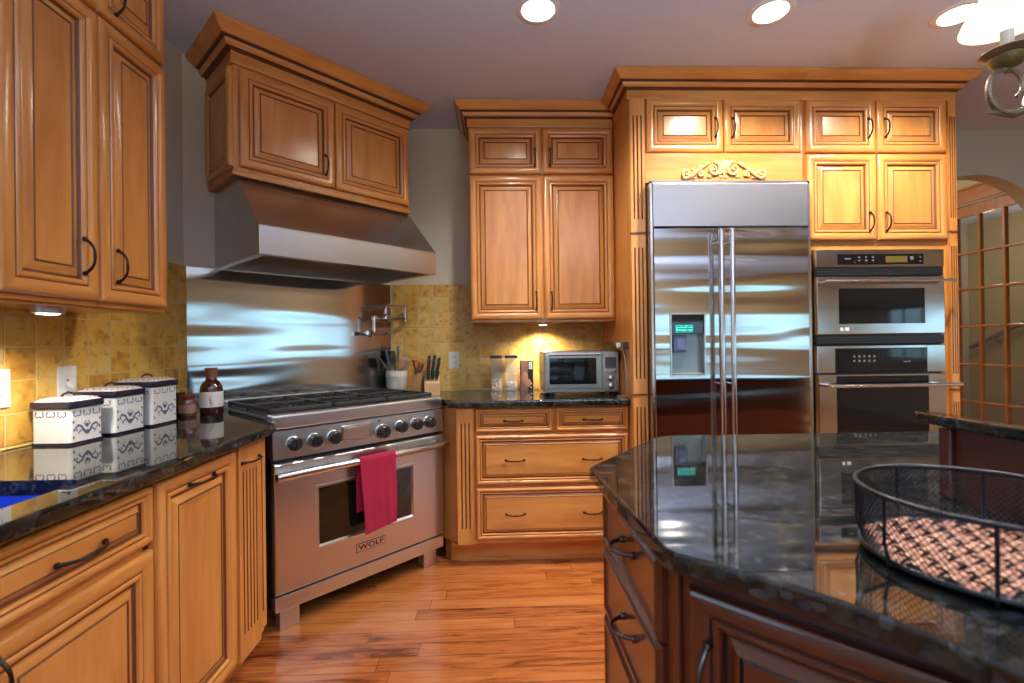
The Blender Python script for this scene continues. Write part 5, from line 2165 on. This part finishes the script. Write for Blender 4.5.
b.box(0.355, 0.420, -0.0085, -0.0055, 0.158, 0.222, 0, 0.002)
b.build('display', simple('lcd_grey', (0.06, 0.07, 0.10), 0.15), pn)
for i, (x, z, r_) in enumerate(((0.388, 0.098, 0.019), (0.388, 0.054, 0.019), (0.367, 0.138, 0.008), (0.410, 0.138, 0.008))):
    b = MB()
    b.lathe([(r_, 0.0), (r_, -0.014), (r_ * 0.85, -0.017), (0.0005, -0.0175)], (x, -0.006, z), 20, 0, None, 'y')
    b.box(x - 0.0015, x + 0.0015, -0.0245, -0.0225, z - r_ * 0.8, z + r_ * 0.8, 1)
    b.build('knob' if i < 2 else 'button', [ST_PLAIN, BLACK], pn)
b = MB()
for x in (0.03, TW - 0.05):
    for y in (0.03, TD - 0.05):
        b.box(x, x + 0.03, y, y + 0.02, 0.0, 0.018, 0, 0.003)
b.build('foot', RUBBER, TO)


# ------------------------------------------------------------------ outlets and switches
def plate(name, label, loc, rz, w, h, kind, mat=WHITE_PL, cat='outlet', rx=0):
    t = thing(name, label, cat, loc, rz)
    b = MB()
    b.box(-w / 2, w / 2, -0.006, -0.0003, -h / 2, h / 2, 0, 0.002)
    b.build('plate', mat, t)
    b = MB()
    DK = simple('slot_dark', (0.05, 0.05, 0.05), 0.5) if 'slot_dark' not in bpy.data.materials else bpy.data.materials['slot_dark']
    if kind == 'outlet':
        for s in (-1, 1):
            b.box(-0.016, 0.016, -0.008, -0.0055, s * 0.021 - 0.014, s * 0.021 + 0.014, 0, 0.003)
            for dx in (-0.006, 0.006):
                b.box(dx - 0.0012, dx + 0.0012, -0.0084, -0.0078, s * 0.021 - 0.004, s * 0.021 + 0.006, 1)
        b.build('socket', [mat, DK], t)
    else:
        b.box(-0.005, 0.005, -0.0065, -0.0055, -0.012, 0.012, 1)
        b.raw([(-0.005, -0.006, -0.009), (0.005, -0.006, -0.009), (0.005, -0.006, 0.007), (-0.005, -0.006, 0.007),
               (-0.004, -0.024, -0.020), (0.004, -0.024, -0.020), (0.004, -0.021, -0.010), (-0.004, -0.021, -0.010)],
              [(0, 3, 2, 1), (4, 5, 6, 7), (0, 1, 5, 4), (1, 2, 6, 5), (2, 3, 7, 6), (3, 0, 4, 7)], 0)
        b.build('toggle', [mat, DK], t)
    return t


plate('light_switch', 'white toggle switch on the yellow tile above the smallest canister', (XL + 0.0105, 1.750, 1.105), pi / 2, 0.074, 0.118, 'switch', cat='switch')
plate('outlet', 'white outlet plate on the yellow tile at the far left edge', (XL + 0.0105, 1.513, 1.105), pi / 2, 0.074, 0.118, 'outlet')
plate('outlet', 'white outlet on the yellow tile right of the knife block', (-0.277, YB - 0.0105, 1.117), 0, 0.070, 0.112, 'outlet')
# dark power strip on the side of the tall cabinet; faces -x
t = thing('power_strip', 'dark power strip with a white plug on the cabinet side behind the toaster oven', 'power strip', (0.7345, 2.76, 1.205), -pi / 2)
b = MB()
b.box(-0.300, 0.130, -0.030, -0.001, -0.018, 0.018, 0, 0.004)
b.build('housing', simple('dark_brown_plastic', (0.035, 0.022, 0.018), 0.4), t)
b = MB()
b.box(0.050, 0.080, -0.052, -0.0305, -0.014, 0.014, 0, 0.004)
b.build('plug', WHITE_PL, t)
b = MB()
b.tube([(0.690, 2.695, 1.196), (0.712, 2.70, 1.185), (0.727, 2.69, 1.14), (0.729, 2.67, 1.06), (0.729, 2.65, 0.98), (0.728, 2.66, 0.925), (0.715, 2.68, 0.9185), (0.69, 2.72, 0.9185)], 0.0028, 6)
b.xf(Matrix.Rotation(pi / 2, 4, 'Z') @ Matrix.Translation((-0.7345, -2.76, -1.205)))
b.build('cable', simple('cord_tan', (0.55, 0.38, 0.22), 0.5), t)

# ------------------------------------------------------------------ recessed lights
EML = simple('lit_lens', (1, 1, 1), 0.3, emit=(1, 0.93, 0.82), es=14)
names = {0: 'round recessed ceiling light, leftmost of the three', 1: 'round recessed ceiling light above the refrigerator, middle one',
         2: 'round recessed ceiling light partly behind the chandelier shade'}
RING = simple('white_ring', (0.75, 0.74, 0.74), 0.4)
for i, (x, y) in enumerate(CANS_SEEN):
    t = thing('recessed_light', names[i], 'ceiling light', (x, y, CEIL), 0)
    b = MB()
    b.lathe([(0.098, -0.0005), (0.098, -0.003), (0.090, -0.007), (0.073, -0.008), (0.070, -0.004), (0.070, -0.0005)], (0, 0, 0), 32)
    b.build('trim_ring', RING, t)
    b = MB()
    b.lathe([(0.0700, -0.0005), (0.0698, -0.0045), (0.0005, -0.0055)], (0, 0, 0), 32)
    b.build('lens', EML, t)

# ------------------------------------------------------------------ chandelier
CX, CY_ = 2.153, 1.50
CH = thing('chandelier', 'antique bronze chandelier with scrolled arms and white bell shades', 'chandelier', (CX, CY_, -0.022))
ANT = simple('antique_gold_bronze', (0.22, 0.17, 0.12), 0.4, 0.75, bump=0.6, bscale=90)
GRN = simple('verdigris_gold', (0.16, 0.13, 0.04), 0.5, 0.5, bump=1.0, bscale=120)
SHADE = simple('white_glass_shade', (0.90, 0.88, 0.80), 0.5, emit=(1, 0.92, 0.72), es=0.35)
BULB = simple('lit_bulb', (1, 1, 1), 0.4, emit=(1, 0.95, 0.85), es=6)
b = MB()
b.lathe([(0.0005, 1.90), (0.012, 1.905), (0.022, 1.93), (0.014, 1.96), (0.030, 2.0), (0.036, 2.04), (0.020, 2.09), (0.012, 2.15), (0.022, 2.22), (0.012, 2.28), (0.008, 2.34), (0.008, 2.60),
         (0.012, 2.61)], (0, 0, 0), 20)
b.build('column', ANT, CH)
b = MB()
b.lathe([(0.011, 2.605), (0.05, 2.625), (0.065, 2.655), (0.066, CEIL + 0.021)], (0, 0, 0), 24)
b.build('ceiling_canopy', ANT, CH)
L = 0.485
for ang in (180, 62, -58):
    M = Matrix.Rotation(radians(ang), 4, 'Z')
    b = MB()
    # arm: from column out, dips, curls up and inwards under the cup
    zc = 2.052
    rad = 0.062
    pts = [(0.02, 0, 2.03), (0.12, 0, 1.985), (0.24, 0, 1.962), (0.34, 0, 1.965), (0.42, 0, 1.985)]
    rs = [0.009, 0.010, 0.010, 0.010, 0.011]
    cxx = L - 0.004
    for k in range(0, 21):
        t_ = k / 20
        a = radians(-100 + 330 * t_)
        r_ = 0.088 - 0.050 * t_
        pts.append((cxx + r_ * cos(a) * 0.95, 0, zc + r_ * sin(a)))
        rs.append(0.0115 - 0.006 * t_)
    b.tube(pts, rs, 10)
    # small leaf where the scroll starts
    b.tube([(cxx - 0.06, 0, 1.975), (cxx - 0.01, 0, 1.966), (cxx + 0.05, 0, 1.972), (cxx + 0.085, 0, 1.968)], [0.004, 0.014, 0.010, 0.002], 8, 0, False, 0.6)
    b.xf(M)
    ar = b.build('arm', ANT, CH)
    # cup (bobeche)
    b = MB()
    c = (L, 0, 0)
    b.lathe([(0.0005, 2.098), (0.008, 2.100), (0.012, 2.107), (0.008, 2.113), (0.017, 2.117), (0.034, 2.122), (0.046, 2.136), (0.050, 2.150)], c, 24, 1)
    b.lathe([(0.040, 2.148), (0.058, 2.156), (0.070, 2.166), (0.067, 2.170), (0.040, 2.160), (0.0005, 2.156)], c, 28, 0)
    b.xf(M)
    cu = b.build('cup', [ANT, GRN], ar)
    b = MB()
    b.lathe([(0.017, 2.1565), (0.017, 2.236), (0.014, 2.238), (0.0005, 2.238)], c, 18)
    b.xf(M)
    b.build('candle_sleeve', simple('candle_sleeve_grey', (0.55, 0.55, 0.56), 0.5), ar)
    b = MB()
    b.sphere((L, 0, 2.272), 0.024, 0, 14, 10, (1, 1, 1.35))
    b.xf(M)
    b.build('bulb', BULB, ar)
    b = MB()
    b.lathe([(0.118, 2.262), (0.110, 2.285), (0.092, 2.315), (0.070, 2.352), (0.050, 2.40), (0.045, 2.42), (0.043, 2.42), (0.048, 2.40), (0.068, 2.35), (0.089, 2.313),
             (0.107, 2.284), (0.115, 2.262), (0.118, 2.262)], c, 36)
    b.xf(M)
    b.build('shade', SHADE, ar, fix=False)
    p = M @ Vector((L, 0, 2.245))
    lamp('POINT', 'chandelier_lamp', (CX + p.x, CY_ + p.y, 2.32), 6, WARM, shadow_soft_size=0.04)
